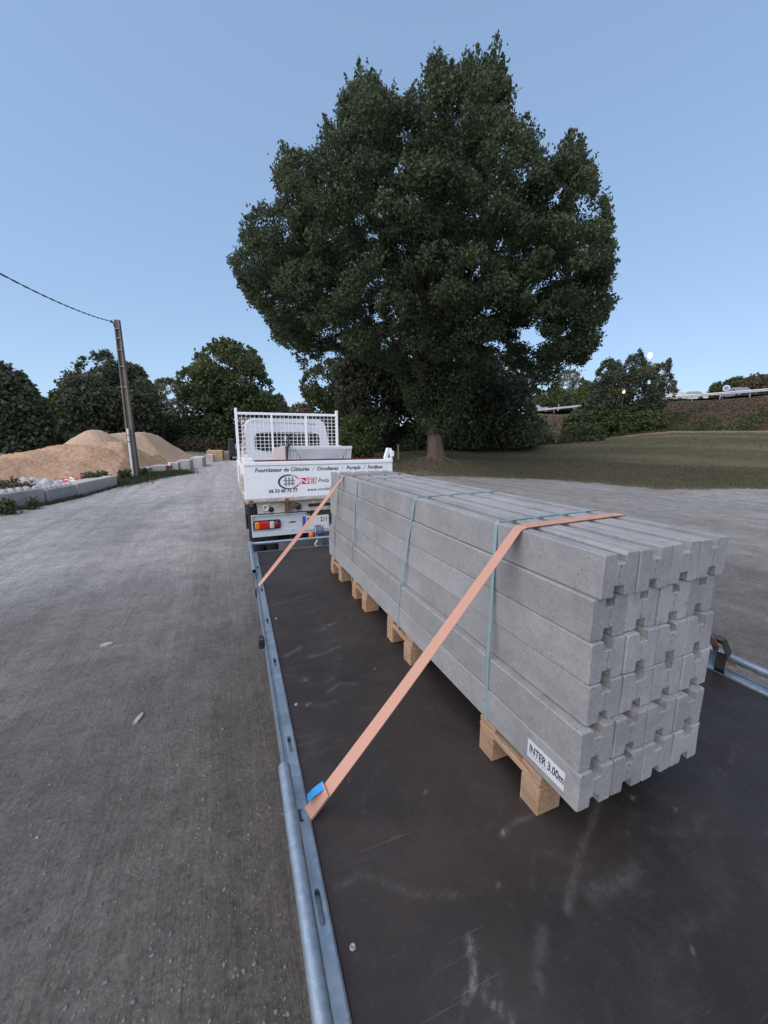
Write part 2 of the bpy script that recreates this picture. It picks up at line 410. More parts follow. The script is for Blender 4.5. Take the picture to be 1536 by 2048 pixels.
EDGE_R = [900, 900, 60, 24, 21, 21, 20.5, 19.8, 19, 17.4, 18.5, 20, 26, 60, 900]
TOP_AZ = [29.7, 36.3, 43.3, 49.9, 58.3, 66.5, 80, 100]
TOP_R = [118, 98, 83, 73, 65.5, 62.5, 62.5, 66]

def zpolar(az, r):
    i = np.clip(np.searchsorted(AZK, az, 'right') - 1, 0, len(AZK) - 2)
    t = np.clip((az - AZK[i]) / (AZK[i + 1] - AZK[i]), 0, 1)
    j = np.clip(np.searchsorted(RK, r, 'right') - 1, 0, len(RK) - 2)
    q = np.clip((r - RK[j]) / (RK[j + 1] - RK[j]), 0, 1)
    return (ZT[i, j] * (1 - q) + ZT[i, j + 1] * q) * (1 - t) + (ZT[i + 1, j] * (1 - q) + ZT[i + 1, j + 1] * q) * t

_nw = [(rng.uniform(-1, 1, 2) * f_, rng.uniform(0, 6.28), 1 / f_) for f_ in (0.35, 0.5, 0.8, 1.2, 1.9, 2.7, 3.9, 5.5) for _ in range(3)]
def bumps(x, y):
    s = 0
    for k, ph, a in _nw: s = s + np.sin(x * k[0] + y * k[1] + ph) * a
    return s / 6.0

def ground_z(x, y):
    x = np.asarray(x, float); y = np.asarray(y, float)
    az = np.degrees(np.arctan2(x, y)); r = np.hypot(x, y)
    e = np.interp(az, EDGE_AZ, EDGE_R); g = np.clip((r - e) / 2.0, 0, 1)
    near = np.clip((r - 3) / 10, 0.25, 1)
    return zpolar(az, r) + bumps(x, y) * (0.014 * near + 0.06 * g)

def gz(x, y): return float(ground_z(x, y))

def mixc(a, b, t): return a * (1 - t[:, None]) + np.array(b)[None, :] * t[:, None]
def sstep(x, a, b):
    t = np.clip((x - a) / (b - a), 0, 1); return t * t * (3 - 2 * t)

def edge_s(x, y):
    az = np.degrees(np.arctan2(x, y)); return np.hypot(x, y) - np.interp(az, EDGE_AZ, EDGE_R) + bumps(x * 1.7, y * 1.7) * 0.45

def make_ground():
    az = np.concatenate([np.arange(-180, -34, 4.0), np.arange(-34, 84, 0.6), np.arange(84, 180, 4.0)])
    r = [0.25]
    while r[-1] < 130: r.append(r[-1] + max(0.12, 0.021 * r[-1]))
    while r[-1] < 3400: r.append(r[-1] * 1.25)
    r = np.array(r); na, nr = len(az), len(r)
    A, R_ = np.meshgrid(np.radians(az), r, indexing='ij')
    X, Y = R_ * np.sin(A), R_ * np.cos(A); x, y = X.ravel(), Y.ravel()
    z = ground_z(x, y)
    V = np.concatenate([np.stack([x, y, z], 1), [[0, 0, 0]]])
    i, j = np.meshgrid(np.arange(na), np.arange(nr - 1), indexing='ij'); i2 = (i + 1) % na
    F = np.stack([i * nr + j, i * nr + j + 1, i2 * nr + j + 1, i2 * nr + j], -1).reshape(-1, 4)
    c = len(V) - 1
    F3 = np.array([[c, k * nr, ((k + 1) % na) * nr, ((k + 1) % na) * nr] for k in range(na)])
    me = fast_mesh('ground', V, F, True)
    # albedo zones
    azd, rr = np.degrees(A).ravel(), R_.ravel()
    e = np.interp(azd, EDGE_AZ, EDGE_R); s = edge_s(x, y)
    n1 = bumps(x * 0.6 + 9, y * 0.6) * 0.5 + 0.5; n2 = bumps(x * 2.1 + 4, y * 2.1 - 7) * 0.5 + 0.5
    C = np.tile(np.array([0.335, 0.325, 0.314]), (len(x), 1))
    C = mixc(C, (0.225, 0.22, 0.213), sstep(n1, 0.45, 0.9) * 0.7); C = mixc(C, (0.36, 0.345, 0.325), sstep(n2, 0.6, 1.0) * 0.5)
    C = C * (0.37 + 0.90 * sstep(y * .8 + np.abs(x) * .35 + bumps(x * .7, y * .7) * 2.2, -1.0, 6.5))[:, None]      # foreground shade put into the gravel colour: darker near the camera, lighter further off
    C = mixc(C, (0.24, 0.215, 0.185), sstep(bumps(x * 0.4 - 3, y * 0.4 + 8), 0.15, 0.7) * 0.5)
    gr = np.zeros(len(x))
    C = mixc(C, (0.30, 0.245, 0.195), sstep(s, -2.2, 0.2) * 0.5)
    g0 = sstep(s, -0.2, 0.6)
    bank = np.tile(np.array([0.088, 0.088, 0.060]), (len(x), 1)); bank = mixc(bank, (0.125, 0.112, 0.078), sstep(n2, 0.45, 0.9) * 0.8)
    tree = np.exp(-((azd - 28.5) / 7.5) ** 2)
    bank = mixc(bank, (0.19, 0.125, 0.082), tree)
    C = C * (1 - g0[:, None]) + bank * g0[:, None]
    C = mixc(C, (0.175, 0.13, 0.09), sstep(s, 3.2, 4.4) * 0.85)
    field = np.tile(np.array([0.112, 0.110, 0.064]), (len(x), 1)); field = mixc(field, (0.15, 0.135, 0.08), sstep(n1, 0.5, 0.95) * 0.7)
    stripe = np.sin((rr + azd * 0.12) * 0.75) * 0.5 + 0.5; field = mixc(field, (0.19, 0.16, 0.105), sstep(stripe, 0.55, 0.95) * 0.7)
    g1 = sstep(s, 7.5, 9.5); C = C * (1 - g1[:, None]) + field * g1[:, None]
    top = np.interp(azd, TOP_AZ, TOP_R)
    foot = np.interp(azd, [12, 29.7, 43.3, 49.9, 58.3, 100], [46, 50, 51, 52, 51.5, 53])
    C = mixc(C, (0.245, 0.18, 0.115), sstep(rr, foot - 3.5, foot - 1.5) * g1)
    em = np.tile(np.array([0.13, 0.10, 0.068]), (len(x), 1)); em = mixc(em, (0.09, 0.095, 0.05), sstep(n2, 0.4, 0.8) * 0.8)
    g2 = sstep(rr, foot - 0.5, foot + 0.6) * sstep(azd, 6, 12); C = C * (1 - g2[:, None]) + em * g2[:, None]
    left = sstep(-azd, -4, 2) * sstep(rr, 36, 44); C = mixc(C, (0.10, 0.095, 0.06), left * 0.9)
    far = sstep(rr, 140, 200); C = mixc(C, (0.07, 0.085, 0.05), far)
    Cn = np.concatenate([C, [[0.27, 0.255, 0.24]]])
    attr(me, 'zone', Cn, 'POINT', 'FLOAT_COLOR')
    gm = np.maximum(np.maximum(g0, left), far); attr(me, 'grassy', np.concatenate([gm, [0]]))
    t = NT('gravel_and_grass')
    co = t.n.new('ShaderNodeTexCoord').outputs['Object']; t.co = co
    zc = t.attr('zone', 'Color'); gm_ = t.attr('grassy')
    f1 = t.ramp(t.noise(2.2, 9, 0.72), [(0.3, 0.72), (0.72, 1.3)])
    f2 = t.ramp(t.noise(48, 8, 0.82), [(0.32, 0.5), (0.7, 1.5)])
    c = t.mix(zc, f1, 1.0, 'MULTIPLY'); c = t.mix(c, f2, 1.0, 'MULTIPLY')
    co3 = t.stretch((1.5, 0.10, 1)); trk = t.noise(1.0, 5, 0.6, co3, 0.8)
    c = t.mix(c, t.ramp(trk, [(0.38, 0.84), (0.62, 1.12)]), t.math('MULTIPLY_ADD', gm_, -0.9, 0.9), 'MULTIPLY')
    co2 = t.stretch((7.0, 0.6, 1)); st = t.noise(1.1, 7, 0.75, co2, 0.6)
    c = t.mix(c, t.ramp(st, [(0.35, 0.86), (0.62, 1.1)]), 0.5, 'MULTIPLY')
    vs = t.voro(26); pick = t.ramp(t.noise(15, 2), [(0.55, 0), (0.62, 1)])
    peb = t.math('MULTIPLY', t.ramp(vs, [(0.16, 1), (0.26, 0)]), pick)
    peb = t.math('MULTIPLY', peb, t.math('SUBTRACT', 1.0, gm_))
    c = t.mix(c, (0.36, 0.34, 0.31), t.math('MULTIPLY', peb, 0.55))
    vd = t.voro(17); c = t.mix(c, (0.085, 0.08, 0.075), t.math('MULTIPLY', t.ramp(vd, [(0.1, 0.75), (0.2, 0)]), t.ramp(t.noise(6, 3), [(0.56, 0), (0.64, 1)])))
    t.set(c, t.ramp(t.noise(6, 4), [(0.3, 0.62), (0.7, 0.85)]), 0, t.math('MULTIPLY_ADD', gm_, -0.32, 0.34))
    lump = t.noise(11, 9, 0.8); tr2 = t.noise(1.0, 4, 0.6, t.stretch((22, 1.1, 1)), 0.5)
    c2 = t.mix(c, t.ramp(lump, [(0.34, 0.70), (0.5, 1.04), (0.68, 1.30)]), t.math('MULTIPLY_ADD', gm_, -0.8, 0.8), 'MULTIPLY')
    c2 = t.mix(c2, t.ramp(tr2, [(0.36, 0.86), (0.62, 1.14)]), t.math('MULTIPLY', t.ramp(t.noise(0.35, 3), [(0.42, 0), (0.58, 1)]), 0.75), 'MULTIPLY')
    t.set(c2)
    t.bump(lump, 0.9, 0.06).bump(t.noise(65, 6, 0.82), 0.9, 0.02).bump(tr2, 0.5, 0.02).bump(peb, 0.5, 0.012).bump(st, 0.5, 0.025)
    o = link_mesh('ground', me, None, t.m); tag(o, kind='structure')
    return o
make_ground()

# scattered stones on the yard
def ico():
    p = (1 + 5 ** 0.5) / 2
    v = np.array([(-1, p, 0), (1, p, 0), (-1, -p, 0), (1, -p, 0), (0, -1, p), (0, 1, p), (0, -1, -p), (0, 1, -p), (p, 0, -1), (p, 0, 1), (-p, 0, -1), (-p, 0, 1)], float)
    v /= np.linalg.norm(v[0])
    f = np.array([(0, 11, 5), (0, 5, 1), (0, 1, 7), (0, 7, 10), (0, 10, 11), (1, 5, 9), (5, 11, 4), (11, 10, 2), (10, 7, 6), (7, 1, 8), (3, 9, 4), (3, 4, 2), (3, 2, 6), (3, 6, 8), (3, 8, 9), (4, 9, 5), (2, 4, 11), (6, 2, 10), (8, 6, 7), (9, 8, 1)])
    return v, f
IV, IF = ico()
def stones(name, xy, size, m, flat=0.6):
    n = len(xy); z = ground_z(xy[:, 0], xy[:, 1])
    sc = np.stack([size * rng.uniform(0.7, 1.4, n), size * rng.uniform(0.7, 1.4, n), size * flat * rng.uniform(0.5, 1.1, n)], 1)
    V = IV[None] * rng.uniform(0.75, 1.2, (n, 12, 1)) * sc[:, None, :]
    a = rng.uniform(0, 6.28, n); ca, sa = np.cos(a)[:, None], np.sin(a)[:, None]
    V = np.stack([V[..., 0] * ca - V[..., 1] * sa, V[..., 0] * sa + V[..., 1] * ca, V[..., 2]], -1)
    V = V + np.stack([xy[:, 0], xy[:, 1], z + size * flat * 0.15], 1)[:, None, :]
    F = (IF[None] + (np.arange(n) * 12)[:, None, None]).reshape(-1, 3)
    o = link_mesh(name, fast_mesh(name, V.reshape(-1, 3), F, True), None, m); return tag(o, kind='stuff')
def yard_points(n):
    az = np.radians(rng.uniform(-26, 70, n * 2)); r = 0.9 + 21 * rng.uniform(0, 1, n * 2) ** 1.9
    x, y = r * np.sin(az), r * np.cos(az)
    ok = ((x < 0.05 + 0.0293 * y) | (x > 2.6 + 0.0293 * y)) & (r < np.interp(np.degrees(az), EDGE_AZ, EDGE_R) + 1)
    ok &= ~((y > 4.5) & (y < 11) & (x > 0.2) & (x < 2.5))
    return np.stack([x[ok], y[ok]], 1)[:n]
p_ = yard_points(5200); stones('gravel', p_, 0.0022 + 0.007 * rng.uniform(0, 1, len(p_)) ** 5 + 0.0006 * np.hypot(p_[:, 0], p_[:, 1]), M['stone'])
p_ = np.concatenate([yard_points(12)])
tag(stones('pebbles', p_, 0.010 + 0.012 * rng.uniform(0, 1, len(p_)) ** 2, M['flat_stone'], 0.4), kind='stuff')

def flat_rock(x, y, sx, sy, h, rz, label, m):
    b = MB(); n = 9
    pr = [(math.cos(6.283 * i / n) * sx * random.uniform(.8, 1.15), math.sin(6.283 * i / n) * sy * random.uniform(.8, 1.15)) for i in range(n)]
    b.v = [(a, c, -0.01) for a, c in pr] + [(a * .93, c * .93, h * random.uniform(.8, 1.1)) for a, c in pr] + [(0, 0, h * 1.1)]
    b.f = [(i, (i + 1) % n, n + (i + 1) % n, n + i) for i in range(n)] + [(n + i, n + (i + 1) % n, 2 * n) for i in range(n)]
    b.mi = [0] * len(b.f); b.sm = [False] * len(b.f)
    o = b.build('flat_stone', m, None, (x, y, gz(x, y)), (0, 0, rz)); return tag(o, label, 'stone')
flat_rock(-0.66, 2.835, 0.018, 0.062, 0.014, -0.35, 'pale slim stone lying alone on the gravel, level with the middle of the trailer side', M['flat_stone'])
flat_rock(-1.126, 4.085, 0.055, 0.03, 0.016, 0.1, 'small pale flat stone lying on the gravel far left of the truck wheel', M['flat_stone'])

# ------------------------------------------------------------------ trailer
TX, TRZ, DZ = 0.165, -0.0293, 0.608
T = thing('flatbed_trailer', 'flat galvanised trailer with a scuffed black plywood deck carrying the concrete posts', 'trailer', (TX, 0, 0), TRZ)
def tloc(x, y):            # world -> trailer plan
    c, s = math.cos(TRZ), math.sin(TRZ); dx = x - TX
    return (c * dx + s * y, -s * dx + c * y)
def tw(u, v):              # trailer plan -> world
    c, s = math.cos(TRZ), math.sin(TRZ); return (TX + c * u - s * v, s * u + c * v)
W, V0, V1 = 2.285, -0.75, 4.555

def make_deck():
    st = 0.0125
    us = np.arange(0, W + 1e-6, st); us[-1] = W; vs = np.arange(V0, V1 + 1e-6, st); vs[-1] = V1
    U, Vv = np.meshgrid(us, vs, indexing='ij'); nu, nv = U.shape
    z = DZ + 0.0008 * bumps(U * 1.5, Vv * 1.5)
    P = np.stack([U, Vv, z], -1).reshape(-1, 3)
    i, j = np.meshgrid(np.arange(nu - 1), np.arange(nv - 1), indexing='ij')
    F = np.stack([i * nv + j, (i + 1) * nv + j, (i + 1) * nv + j + 1, i * nv + j + 1], -1).reshape(-1, 4)
    me = fast_mesh('deck', P, F, True)
    u, v = U.ravel(), Vv.ravel(); sc = np.zeros(len(u)); stn = np.zeros(len(u))
    def stroke(pts, w, amt, tgt, fray=0.5):
        pts = [tloc(*p) for p in pts]; w = w * .62
        for a, b in zip(pts[:-1], pts[1:]):
            a, b = np.array(a), np.array(b); d = b - a; L = max(1e-6, d @ d)
            t = np.clip(((u - a[0]) * d[0] + (v - a[1]) * d[1]) / L, 0, 1)
            dist = np.hypot(u - a[0] - t * d[0], v - a[1] - t * d[1])
            ww = w * (1 + fray * bumps(u * 9 + 3, v * 9))
            np.maximum(tgt, amt * np.exp(-(dist / np.maximum(ww, 0.004)) ** 2), out=tgt)
    stroke([(1.17, .80), (1.06, .745), (.97, .704), (.87, .645), (.80, .60)], 0.010, 0.42, sc)
    stroke([(.90, .60), (.995, .587), (1.08, .60)], 0.02, 0.3, sc)
    stroke([(.70, .59), (.66, .56), (.60, .50)], 0.02, 0.3, sc)
    stroke([(.22, .90), (.30, .905), (.42, .80), (.545, .744)], 0.011, 0.3, sc)
    stroke([(.27, 2.21), (.37, 2.275)], 0.02, 0.45, sc); stroke([(.40, 2.15), (.47, 2.142)], 0.02, 0.4, sc)
    stroke([(.42, 1.78), (.50, 1.83), (.58, 1.79)], 0.012, 0.42, sc); stroke([(.50, 2.15), (.60, 2.2)], 0.016, 0.4, sc)
    stroke([(.53, 2.45), (.66, 2.52)], 0.02, 0.5, sc); stroke([(.30, 3.0), (.42, 3.05), (.6, 3.1)], 0.018, 0.3, sc)
    stroke([(.765, .84), (.85, .86), (.95, .845)], 0.008, 0.4, sc)
    stroke([(.509, .643), (.50, .625)], 0.017, 1.0, stn, 0.9); stroke([(.49, .603), (.482, .585), (.455, .565), (.437, .558)], 0.015, 0.75, stn, 1.2)
    stroke([(.47, .565), (.50, .52), (.52, .49)], 0.006, 0.7, stn); stroke([(.50, .565), (.505, .562)], 0.008, 0.8, stn)
    stroke([(.775, .838), (.778, .845)], 0.006, 1.4, stn, 0.2); stroke([(1.30, .765), (1.305, .768)], 0.008, 1.3, stn, 0.2)
    r = np.random.default_rng(3)
    for k in range(230):
        x0, y0 = r.uniform(0.2, 2.4), 0.35 + 4.1 * r.uniform() ** 1.1; a = r.normal(0.2, 0.8); L = r.uniform(0.02, 0.22)
        x1, y1 = x0 + math.cos(a) * L, y0 + math.sin(a) * L
        stroke([(x0, y0), ((x0 + x1) / 2 + r.normal(0, .02), (y0 + y1) / 2 + r.normal(0, .02)), (x1, y1)], r.uniform(0.003, 0.011), r.uniform(0.05, 0.36) * (0.45 + 0.12 * y0), sc, 1.1)
    for k in range(70):
        x0, y0 = r.uniform(0.2, 2.4), 0.35 + 4.1 * r.uniform(); s_ = r.uniform(0.002, 0.007) * (.7 + .2 * y0)
        stroke([(x0, y0), (x0 + r.normal(0, s_), y0 + s_)], s_, r.uniform(0.3, 1.1), stn, 0.8)
    attr(me, 'scuff', sc); attr(me, 'stain', np.clip(stn, 0, 1))
    t = NT('phenolic_plywood'); t.co = t.n.new('ShaderNodeTexCoord').outputs['Object']
    c = t.mix((0.020, 0.0162, 0.0155), (0.041, 0.033, 0.030), t.ramp(t.noise(1.3, 7, 0.7), [(0.35, 0), (0.68, 1)]))
    c = t.mix(c, (0.055, 0.050, 0.048), t.ramp(t.noise(4.5, 9, 0.78, None, 0.8), [(0.5, 0), (0.78, 0.6)]))
    gr = t.noise(34, 6, 0.75)
    c = t.mix(c, (0.165, 0.155, 0.146), t.math('MULTIPLY', t.attr('scuff'), t.ramp(gr, [(0.36, 0.05), (0.6, 0.85)])))
    c = t.mix(c, (0.22, 0.20, 0.178), t.math('MULTIPLY', t.attr('stain'), t.ramp(t.noise(70, 5, 0.75), [(0.4, 0.1), (0.58, 1)])))
    c = t.mix(c, (0.06, 0.057, 0.054), t.math('MULTIPLY', t.ramp(t.noise(90, 3, 0.6), [(0.62, 0), (0.72, 1)]), 0.35))
    c = t.mix(c, (0.075, 0.07, 0.066), t.ramp(t.noise(5, 7, 0.75, t.stretch((1.2, 9, 1)), 0.5), [(0.6, 0), (0.74, 0.4)]))
    for ang, amt in ((0.35, .5), (1.25, .4), (-0.25, .35)):
        mp = t.n.new('ShaderNodeMapping'); mp.inputs['Rotation'].default_value = (0, 0, ang); mp.inputs['Scale'].default_value = (3.0, 130, 1); t.l.new(t.co, mp.inputs['Vector'])
        c = t.mix(c, (0.14, 0.13, 0.125), t.math('MULTIPLY', t.ramp(t.noise(1.0, 2, 0.5, mp.outputs[0]), [(0.70, 0), (0.74, amt)]), t.ramp(t.noise(2.2, 4, 0.6), [(0.5, 0), (0.66, 1)])))
    wv = t.voro(240, out='Distance')
    t.set(c, t.ramp(t.noise(3, 6, 0.7), [(0.3, 0.45), (0.7, 0.66)]), 0, 0.3)
    t.bump(wv, 0.12, 0.0012).bump(gr, 0.12, 0.002)
    link_mesh('deck', me, T, t.m)
    b = MB(); b.box(0, W, V0, V1, DZ - 0.024, DZ - 0.004); b.build('deck_board', M['black'], T)
make_deck()

SLOTS = [-0.42, 0.2, 0.815, 1.44, 2.10, 2.66, 3.29, 3.92]
def side_rail(mirror):
    b = MB(); sg = -1 if not mirror else 1; base = 0 if not mirror else W
    X = lambda q: base + sg * q           # q outward from the deck edge
    ya, yb = V0, V1
    prof = [(0.003, .602), (0.005, .616), (0.010, .6195), (0.046, .6195), (0.050, .614), (0.056, .611), (0.061, .614), (0.0625, .626), (0.0665, .626), (0.0675, .50), (0.040, .50), (0.040, .506), (0.060, .506), (0.060, .598), (0.003, .596)]
    # all the faces along the rail but the slotted top (index 2-3)
    n = len(prof); vs = [(X(q), ya, z) for q, z in prof] + [(X(q), yb, z) for q, z in prof]
    fs = [(i, (i + 1) % n, n + (i + 1) % n, n + i) for i in range(n) if i != 2]
    fs += [tuple(range(n)), tuple(range(2 * n - 1, n - 1, -1))]; b.add(vs, fs)
    q0, q1, zt = 0.010, 0.046, 0.6195; cu, hr = 0.028, 0.0075; prev = ya
    for s in SLOTS:
        L = 0.095; e = 0.018; v0, v1 = s - e, s + L + e
        b.add([(X(q0), prev, zt), (X(q1), prev, zt), (X(q1), v0, zt), (X(q0), v0, zt)], [(0, 1, 2, 3)]); prev = v1
        ci, co = [], []
        for k in range(9):
            a = math.pi * k / 8; ci.append((cu + hr * math.cos(a), s + L - hr + hr * math.sin(a)))
        co += [(q1, s + L - hr), (q1, v1)] + [(q1 + (q0 - q1) * f / 6, v1) for f in range(1, 6)] + [(q0, v1), (q0, s + L - hr)]
        for k in range(9):
            a = math.pi + math.pi * k / 8; ci.append((cu + hr * math.cos(a), s + hr + hr * math.sin(a)))
        co += [(q0, s + hr), (q0, v0)] + [(q0 + (q1 - q0) * f / 6, v0) for f in range(1, 6)] + [(q1, v0), (q1, s + hr)]
        m = len(ci)
        vs = [(X(a), c, zt) for a, c in co] + [(X(a), c, zt) for a, c in ci] + [(X(a), c, zt - 0.014) for a, c in ci]
        fs = [(i, (i + 1) % m, m + (i + 1) % m, m + i) for i in range(m)] + [(m + i, m + (i + 1) % m, 2 * m + (i + 1) % m, 2 * m + i) for i in range(m)]
        b.add(vs, fs)
    b.add([(X(q0), prev, zt), (X(q1), prev, zt), (X(q1), yb, zt), (X(q0), yb, zt)], [(0, 1, 2, 3)])
    b.build('side_rail', M['galv'], T)
side_rail(False); side_rail(True)

def open_tube(pts, r, name):
    b = MB(); b.tube(pts, r, 18, 0, False); b.tube(pts, r - 0.003, 18, 0, False)
    for e in (0, -1):
        p = Vector(pts[e]); d = (Vector(pts[1]) - Vector(pts[0])).normalized() if e == 0 else (Vector(pts[-1]) - Vector(pts[-2])).normalized()
        a = Vector((0, 0, 1)) if abs(d.z) < .9 else Vector((1, 0, 0)); s_ = d.cross(a).normalized(); a = s_.cross(d)
        vs = [p + (a * math.cos(k * math.pi / 9) + s_ * math.sin(k * math.pi / 9)) * q for q in (r, r - 0.003) for k in range(18)]
        b.add(vs, [(k, (k + 1) % 18, 18 + (k + 1) % 18, 18 + k) for k in range(18)])
    return b.build(name, M['galv'], T)
ZR = 0.700
for q in (-0.072, W + 0.056):
    open_tube([(q, V0, ZR), (q, 1.29, ZR)], 0.0215, 'guard_tube')
    open_tube([(q, 3.60, ZR), (q, 4.60, ZR)], 0.0215, 'guard_tube')
    for v in (-0.5, 0.35, 1.235, 3.75, 4.50):
        b = MB(); b.box(q - 0.012, q + 0.012, v, v + 0.04, 0.52, ZR - 0.014); b.build('guard_bracket', M['galv'], T)
    b = MB(); b.box(q - 0.03, q + 0.03, 4.575, 4.63, 0.50, 0.725, 0, 0.006); b.build('corner_post', M['galv'], T)
b = MB(); b.tube([(-0.04, 4.60, ZR + .002), (W + 0.03, 4.60, ZR + .002)], 0.019, 16); b.build('front_bar', M['galv'], T)
b = MB(); b.box(0, W, V1, V1 + 0.012, 0.50, 0.613); b.build('front_edge', M['galv'], T)
# marker lamp and hook on the left rail
b = MB(); b.box(-0.105, -0.0685, 2.44, 2.50, 0.555, 0.625, 0, 0.006); b.build('marker_lamp', M['black'], T)
b = MB(); b.box(W + 0.0685, W + 0.105, 2.44, 2.50, 0.555, 0.625, 0, 0.006); b.build('marker_lamp', M['black'], T)
# deck screws
for u_, v_ in ((0.035, 0.752), (0.035, 1.75), (0.035, 2.75), (0.035, 3.75), (W - .035, .75), (W - .035, 1.75), (W - .035, 2.75), (1.1, .35)):
    b = MB(); b.lathe([(0.0, 0.0016), (0.003, 0.0018), (0.0045, 0.003), (0.0075, 0.0028), (0.009, -0.001)], (u_, v_, DZ + 0.001), 2, 14); b.build('deck_screw', M['rim'], T)
# chassis, wheels, drawbar
b = MB()
for q in (0.04, W - 0.10): b.box(q, q + 0.06, V0, V1, 0.46, 0.58)
for v in np.arange(V0 + 0.1, V1, 0.6): b.box(0.1, W - 0.1, v, v + 0.05, 0.50, 0.58)
b.build('chassis', M['galv'], T)
for v in (1.35, 2.0):
    b = MB(); b.tube([(0.2, v, 0.26), (W - 0.2, v, 0.26)], 0.035, 10); b.build('axle', M['darksteel'], T)
    for q in (0.12, W - 0.30):
        b = MB(); b.lathe([(0.15, 0), (0.235, 0.0), (0.26, 0.03), (0.26, 0.15), (0.235, 0.18), (0.15, 0.18)], (q, v, 0.262), 0, 28); w = b.build('wheel', M['tyre'], T)
        b = MB(); b.lathe([(0.0, 0.03), (0.05, 0.03), (0.06, 0.06), (0.15, 0.02), (0.15, 0.16), (0.0, 0.14)], (q, v, 0.262), 0, 20); b.build('rim', M['rim'], w)
b = MB(); CU = 1.06
for q in (-0.34, 0.34): b.tube([(CU + q, V1 - 0.3, 0.50), (CU + q * 0.9, V1 + 0.05, 0.50), (CU + q * 0.12, 5.0, 0.50)], 0.035, 8)
b.box(CU - 0.05, CU + 0.05, 4.95, 5.28, 0.47, 0.53); b.build('drawbar', M['galv'], T)
b = MB(); b.box(CU - 0.17, CU + 0.30, V1 + 0.06, V1 + 0.36, 0.60, 0.607, 0); b.build('drawbar_plate', M['galv'], T)
b = MB(); b.box(CU - 0.05, CU + 0.05, V1 + 0.012, V1 + 0.06, 0.50, 0.62); b.build('stay_bracket', M['black'], T)
b = MB(); b.box(CU - 0.15, CU - 0.05, V1 + .1, V1 + .2, 0.50, 0.66); b.build('stay_bracket', M['black'], T)
wx = 0.765
b = MB(); b.box(wx - 0.025, wx + 0.045, 4.86, 4.90, 0.53, 0.80); b.build('winch_post', M['galv'], T)
w = MB(); w.lathe([(0, -.045), (.05, -.045), (.055, -.04), (.055, .04), (.05, .045), (0, .045)], (wx + 0.01, 4.82, 0.735), 0, 18)
wo = w.build('winch_drum', M['blue_strap'], T)
for sx in (-1, 1):
    b = MB(); b.lathe([(0, sx * .05), (.03, sx * .052), (.075, sx * .05), (.075, sx * .056), (0, sx * .06)], (wx + 0.01, 4.82, 0.735), 0, 18); b.build('winch_cheek', M['galv'], wo)
b = MB(); b.lathe([(0, -.13), (.045, -.13), (.055, -.12), (.055, -.085), (.02, -.08), (.012, -.055)], (wx + 0.01, 4.82, 0.69), 0, 18); b.build('winch_handle', M['orange'], wo)
b = MB(); b.lathe([(0, .10), (.04, .10), (.05, .09), (.045, .065), (.012, .06)], (wx + 0.01, 4.82, 0.69), 0, 16); b.build('winch_gear', M['rusty'], wo)
b = MB(); b.tube([(wx - .02, 4.80, .70), (wx - .03, 4.76, .68), (wx - .045, 4.70, .645), (wx - .06, 4.66, .635)], 0.006, 8)
hk = [(wx - .055 + .024 * math.cos(a), 4.66, .612 + .026 * math.sin(a)) for a in np.linspace(1.6, 5.0, 9)]
b.tube(hk, 0.0075, 8); b.build('safety_hook', M['white_print'], T)
b = MB(); b.tube([(CU + .20, 4.95, 0.22), (CU + .20, 4.95, 0.78)], 0.026, 12); b.lathe([(0.03, -.025), (0.085, -.025), (0.09, 0), (0.085, .025), (.03, .025)], (CU + .20, 4.95, 0.09), 0, 18); b.build('jockey_wheel', M['darksteel'], T)

